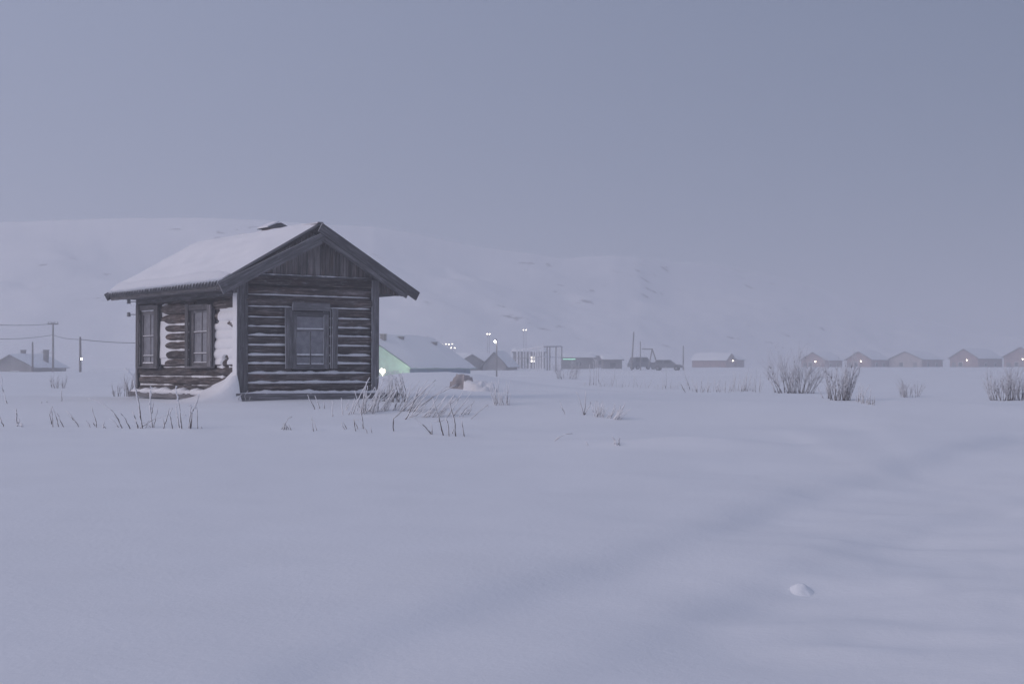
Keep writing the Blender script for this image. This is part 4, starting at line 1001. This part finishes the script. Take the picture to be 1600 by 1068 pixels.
# single stems in front of the thicket
px_weed("slanting stem at the left end of the thicket before the cabin front", [z4((480, 288), (455, 240), (437, 205)), z4((508, 285), (480, 210)), z4((532, 285), (530, 245))])
px_weed("straw-coloured grass tuft low in the snow before the cabin", [z4((300, 405), (310, 360)), z4((318, 405), (305, 358)), z4((330, 405), (310, 365)), z4((345, 408), (325, 370)), z4((290, 402), (330, 335), (350, 330)), z4((240, 405), (242, 402)), z4((310, 404), (295, 365))], thick=.8)
px_weed("two thin stems low in the snow left of the thicket", [z4((472, 412), (465, 360), (462, 325)), z4((492, 412), (470, 350))], thick=.8)
px_weed("small bent twigs below the left part of the thicket", [z4((650, 405), (630, 360)), z4((662, 403), (640, 355)), z4((712, 415), (705, 345), (750, 350)), z4((725, 405), (700, 345)), z4((755, 400), (750, 345), (740, 260)), z4((775, 425), (760, 380)), z4((805, 425), (795, 385))], thick=.9)
px_weed("upright stem with a bent long top in the middle of the thicket front", [z4((928, 412), (925, 340), (985, 285), (1040, 240), (1100, 180), (1165, 120))], thick=1.1)
px_weed("long straight stem leaning right out of the thicket", [z4((995, 347), (1030, 270), (1075, 155)), z4((992, 345), (1020, 300), (1062, 200)), z4((1040, 300), (1150, 215), (1280, 150))], thick=1.1)
px_weed("stem fallen over to the left at the thicket's right front", [z4((1145, 432), (1110, 390), (1050, 340), (1010, 305)), z4((1145, 432), (1140, 365))])
px_weed("group of tall rimed stems at the thicket's right front", [z4((1210, 437), (1185, 340), (1150, 225)), z4((1242, 442), (1235, 370), (1222, 335)), z4((1280, 442), (1270, 340), (1245, 250), (1275, 205)), z4((1262, 430), (1265, 398)), z4((1200, 360), (1160, 355), (1180, 365), (1215, 345)), z4((1245, 260), (1285, 225))], thick=1.1)
px_weed("single upright stem right of the thicket's tall front stems", [z4((1328, 443), (1320, 390), (1315, 350))], thick=1.1)
px_weed("low fan of slanting stems right of the thicket", [z4((1310, 318), (1340, 280), (1380, 250)), z4((1330, 320), (1350, 285)), z4((1345, 318), (1372, 285)), z4((1365, 345), (1410, 300), (1460, 262)), z4((1350, 300), (1385, 240)), z4((1462, 275), (1462, 262))])
def fan(label, roots, n, hpx, lean, spread, bend=.2, thick=1.0, name="frosted_weed", mat='stem', group=WG, seed=1, jit=.35):
    """n stems rooted between the given photo pixels; sizes in photo pixels"""
    rr = random.Random(seed); (x0, y0), (x1, y1) = roots; stems = []
    for i in range(n):
        t = rr.random(); bx = x0 + (x1 - x0) * t; by = y0 + (y1 - y0) * t + rr.uniform(-1.5, 1.5); h_ = hpx * rr.uniform(1 - 1.4 * jit, 1 + jit * .6)
        ln = math.radians(lean + rr.gauss(0, spread)); bd = math.radians(rr.uniform(-1, 1) * 60 * bend + 20 * bend)
        p = [(bx, by)]; 
        for k in range(1, 4):
            a_ = ln + bd * (k - 1) / 2; p.append((p[-1][0] + h_ / 3 * math.sin(a_), p[-1][1] - h_ / 3 * math.cos(a_)))
        stems.append(p)
    return px_weed(label, stems, name, group, thick, mat)
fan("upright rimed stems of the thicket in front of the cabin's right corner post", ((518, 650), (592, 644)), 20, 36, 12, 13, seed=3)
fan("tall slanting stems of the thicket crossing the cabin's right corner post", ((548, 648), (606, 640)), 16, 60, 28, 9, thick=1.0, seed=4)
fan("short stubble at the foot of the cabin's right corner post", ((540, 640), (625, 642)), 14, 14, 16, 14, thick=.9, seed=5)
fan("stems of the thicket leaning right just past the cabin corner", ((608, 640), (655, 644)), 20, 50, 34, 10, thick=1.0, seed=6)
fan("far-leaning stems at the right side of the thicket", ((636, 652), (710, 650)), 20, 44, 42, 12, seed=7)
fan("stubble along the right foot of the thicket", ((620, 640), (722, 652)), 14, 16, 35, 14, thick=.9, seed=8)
# dark dead stalks bending over behind the thicket
dead = []
rr = random.Random(11)
for i in range(20):
    bx = 606 + rr.uniform(0, 30); top = 583 + rr.uniform(-4, 14); sw = rr.uniform(-16, -4)
    dead.append([(bx, 628), (bx + rr.uniform(-2, 3), 610 + rr.uniform(-3, 3)), (bx + sw * .35, top + 5), (bx + sw, top), (bx + sw - rr.uniform(2, 9), top + rr.uniform(1, 4))])
for i in range(16):
    cx, cy = 594 + rr.uniform(-2, 18), 610 + rr.uniform(-6, 9)
    dead.append([(cx + rr.uniform(-4, 4), 627), (cx, cy), (cx + rr.uniform(-7, 7), cy - rr.uniform(2, 6)), (cx + rr.uniform(-11, 11), cy + rr.uniform(-4, 4))])
px_weed("tangle of dark dead stalks bending left behind the rimed thicket", dead, "dead_weed", thick=.75, mat='dead_grass')
# field to the right
fan("fan of rimed stems standing alone right of the snow heap", ((772, 632), (797, 633)), 17, 33, -9, 10, thick=.9, seed=21)
px_weed("lone short stem slanting left in the open field", [z5((112, 288), (90, 230), (70, 180))], thick=.8)
px_weed("pair of tall pale stems spreading like a V in the field", [z5((265, 290), (270, 200), (275, 100)), z5((262, 290), (235, 200), (205, 110)), z5((270, 285), (315, 190))], thick=.9)
fan("short leaning tuft right of the V-shaped stems", ((927, 650), (942, 652)), 17, 21, 12, 10, thick=.85, seed=22)
fan("right-leaning tuft at the end of the field weeds", ((946, 654), (970, 655)), 17, 24, 30, 10, thick=.85, seed=23)
fan("small pale tuft in the near field beside the low drift", ((960, 695), (969, 695)), 6, 17, -8, 10, thick=.8, seed=24)
px_weed("faint snow-dusted sprigs left of the small pale tuft", [z5((25, 495), (60, 470), (100, 450)), z5((100, 440), (170, 432)), z5((295, 527), (270, 495)), z5((40, 480), (70, 455))], thick=.8)
labs = ["sparse weed row at the field brow left of the tallest bush", "low stubble at the field brow below the trestle", "thin upright weeds between the trestle and the tallest bush", "scattered stubs on the field brow right of the timber frame"]
fan(labs[0], ((1085, 612), (1190, 612)), 46, 20, 2, 14, thick=.85, mat='stem_dark', seed=31, jit=.6)
fan(labs[1], ((1035, 607), (1090, 611)), 18, 16, -8, 16, thick=.85, mat='stem_dark', seed=32, jit=.6)
fan(labs[2], ((1125, 609), (1195, 611)), 20, 34, 3, 8, thick=.8, mat='stem_dark', seed=33)
fan(labs[3], ((905, 602), (1030, 607)), 26, 13, 0, 14, thick=.8, mat='stem_dark', seed=34, jit=.6)
px_weed("two dark crossing stems on the brow below the parked car", [[(1071, 613.5), (1066, 605), (1062, 596)], [(1078, 608), (1075, 600), (1071, 588), (1068, 570)]], thick=1.1)
px_weed("tall pale stalks arching over the brow right of the timber frame", [[(931, 603), (932, 580), (930, 563), (925, 556)], [(936, 600), (935, 575), (932, 562)], [(921, 602), (922, 585), (921, 570)], [(927, 601), (928, 582), (927, 566)]], thick=1.2)
px_weed("single bright stalk on the brow right of the arching stalks", [[(957, 602), (960, 590), (960, 575)]], thick=1.2)
px_weed("pale stalks on the brow before the tall hazy poles", [[(990, 605), (991, 592), (990, 580)], [(996, 605), (994, 595), (991, 585)], [(1040, 606), (1041, 590), (1040, 572)]], thick=1.0)
fan("thin weeds trailing right of the upright bush", ((1338, 627), (1366, 631)), 16, 24, 2, 8, thick=.8, mat='stem_dark', seed=36, jit=.6)
fan("tiny stubble right of the upright bush", ((1344, 630), (1366, 632)), 12, 7, -10, 18, thick=.9, mat='stem_dark', seed=37)
def bush(label, x0, x1, yb, hpx, n, fan_deg, seed, twigs=5, thick=1.0, mat='twig', ymin=25.0, lean=0.0, name="frosted_bush", D=None):
    """many-stemmed bush: stems fork into rimed twigs, spread in depth as well as width"""
    rr = random.Random(seed); c = on_ground((x0 + x1) / 2, yb, ymin)
    if D: c = at((x0 + x1) / 2, yb, D); c.z = gz(c.x, D)
    s_ = c.y / F; hw = (x1 - x0) / 2 * s_; H = hpx * s_
    o = empty(name, c); tag(o, label, "bush", BG)
    def grow(m_, p, d, ln, r_, lev, f0):
        pts = [p]; n_ = 5; dd = d.copy()
        for i in range(n_):
            dd = (dd + Vector((rr.gauss(0, .10), rr.gauss(0, .10), rr.gauss(.02, .05)))).normalized(); pts.append(pts[-1] + dd * ln / n_)
        gx0 = f0
        k0 = len(m_.g); m_.tube(pts, [r_ * (1 - .55 * i / n_) for i in range(n_ + 1)], 5, gx=.5)
        m_.g[k0:] = [(g_[0] * .6 + f0, g_[1], g_[2]) for g_ in m_.g[k0:]]
        if lev > 0:
            for q in range(twigs if lev == 2 else max(2, twigs - 2)):
                i = rr.randint(2, n_); e = (dd + Vector((rr.gauss(0, .5), rr.gauss(0, .5), rr.uniform(-.05, .35)))).normalized()
                grow(m_, pts[i], e, ln * rr.uniform(.25, .5), r_ * .55, lev - 1, f0 + .18)
    for i in range(n):
        u = rr.uniform(-1, 1); v = rr.uniform(-1, 1); bx, by = c.x + hw * .75 * u, c.y + hw * .6 * v
        a_ = math.radians(fan_deg) * (u * .8 + rr.gauss(0, .35)) + lean; b_ = math.radians(fan_deg) * (v * .7 + rr.gauss(0, .3))
        d = Vector((math.sin(a_), math.sin(b_), 1)).normalized()
        m_ = MB(); grow(m_, Vector((bx - c.x, by - c.y, gz(bx, by) - c.z - .06)), d, H * rr.uniform(.45, .95), .012 * thick, 2, 0.0)
        m_.build("branch", mat, o, smooth=True)
    return o
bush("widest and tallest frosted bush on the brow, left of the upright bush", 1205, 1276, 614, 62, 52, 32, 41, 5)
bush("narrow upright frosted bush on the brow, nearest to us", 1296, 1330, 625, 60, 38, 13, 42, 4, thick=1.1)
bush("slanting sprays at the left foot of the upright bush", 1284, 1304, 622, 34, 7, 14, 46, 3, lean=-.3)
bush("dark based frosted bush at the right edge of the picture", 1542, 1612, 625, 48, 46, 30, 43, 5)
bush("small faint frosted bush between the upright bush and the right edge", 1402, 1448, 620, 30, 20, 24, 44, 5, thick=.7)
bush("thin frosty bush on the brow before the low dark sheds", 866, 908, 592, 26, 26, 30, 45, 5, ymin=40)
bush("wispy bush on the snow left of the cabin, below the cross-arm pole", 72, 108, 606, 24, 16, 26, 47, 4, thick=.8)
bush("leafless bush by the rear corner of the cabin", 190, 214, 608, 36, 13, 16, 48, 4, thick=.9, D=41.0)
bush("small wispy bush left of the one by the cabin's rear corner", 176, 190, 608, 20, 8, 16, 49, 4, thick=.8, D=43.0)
# wind-packed snow chunks in the near field
for i, (px, py, rx_, ry_, rz_, lab) in enumerate(((1254, 927, .085, .08, .065, "small pointed snow chunk lying in the right foreground"),)):
    p = on_ground(px, py); P = []
    for j in range(22):
        for q in range(41):
            r_ = j / 21; t = 2 * math.pi * q / 40; x = rx_ * r_ * math.cos(t) * 1.6; y = ry_ * r_ * math.sin(t) * 1.6
            sk = x / rx_; h_ = rz_ * math.exp(-2.6 * r_ ** 2) * (1 - .35 * sk * math.exp(-r_)) * (1 + .35 * nz(x * 9, y * 9, i + .5) + .15 * nz(x * 25, y * 25, i)) - .03 * r_ ** 4
            P.append((x, y, gz(p.x + x, p.y + y) - p.z + h_ - (.02 if j == 21 else 0)))
    m_ = MB(); m_.grid(P, 41, 22); o = m_.build("snow_chunk", 'snow_near', None, smooth=True); o.location = p; tag(o, lab, "snow chunk", "snow chunks in the near field")
# ------------------------------------------------------------------ haze
mh = bpy.data.materials.new("haze"); mh.use_nodes = True; t = mh.node_tree; t.nodes.clear()
o_ = t.nodes.new("ShaderNodeOutputMaterial"); v = t.nodes.new("ShaderNodeVolumePrincipled")
v.inputs["Color"].default_value = (.97, .97, .985, 1); v.inputs["Density"].default_value = HAZE_DENSITY; v.inputs["Anisotropy"].default_value = 0.35
t.links.new(v.outputs[0], o_.inputs["Volume"])
hb = MB(); hb.box((0, 100, 20.5), (1700, 0, 0), (0, 1800, 0), (0, 0, 24.5))
hz = hb.build("haze", mh); hz["kind"] = "stuff"; hz["label"] = "pale even winter haze hanging over the whole field"
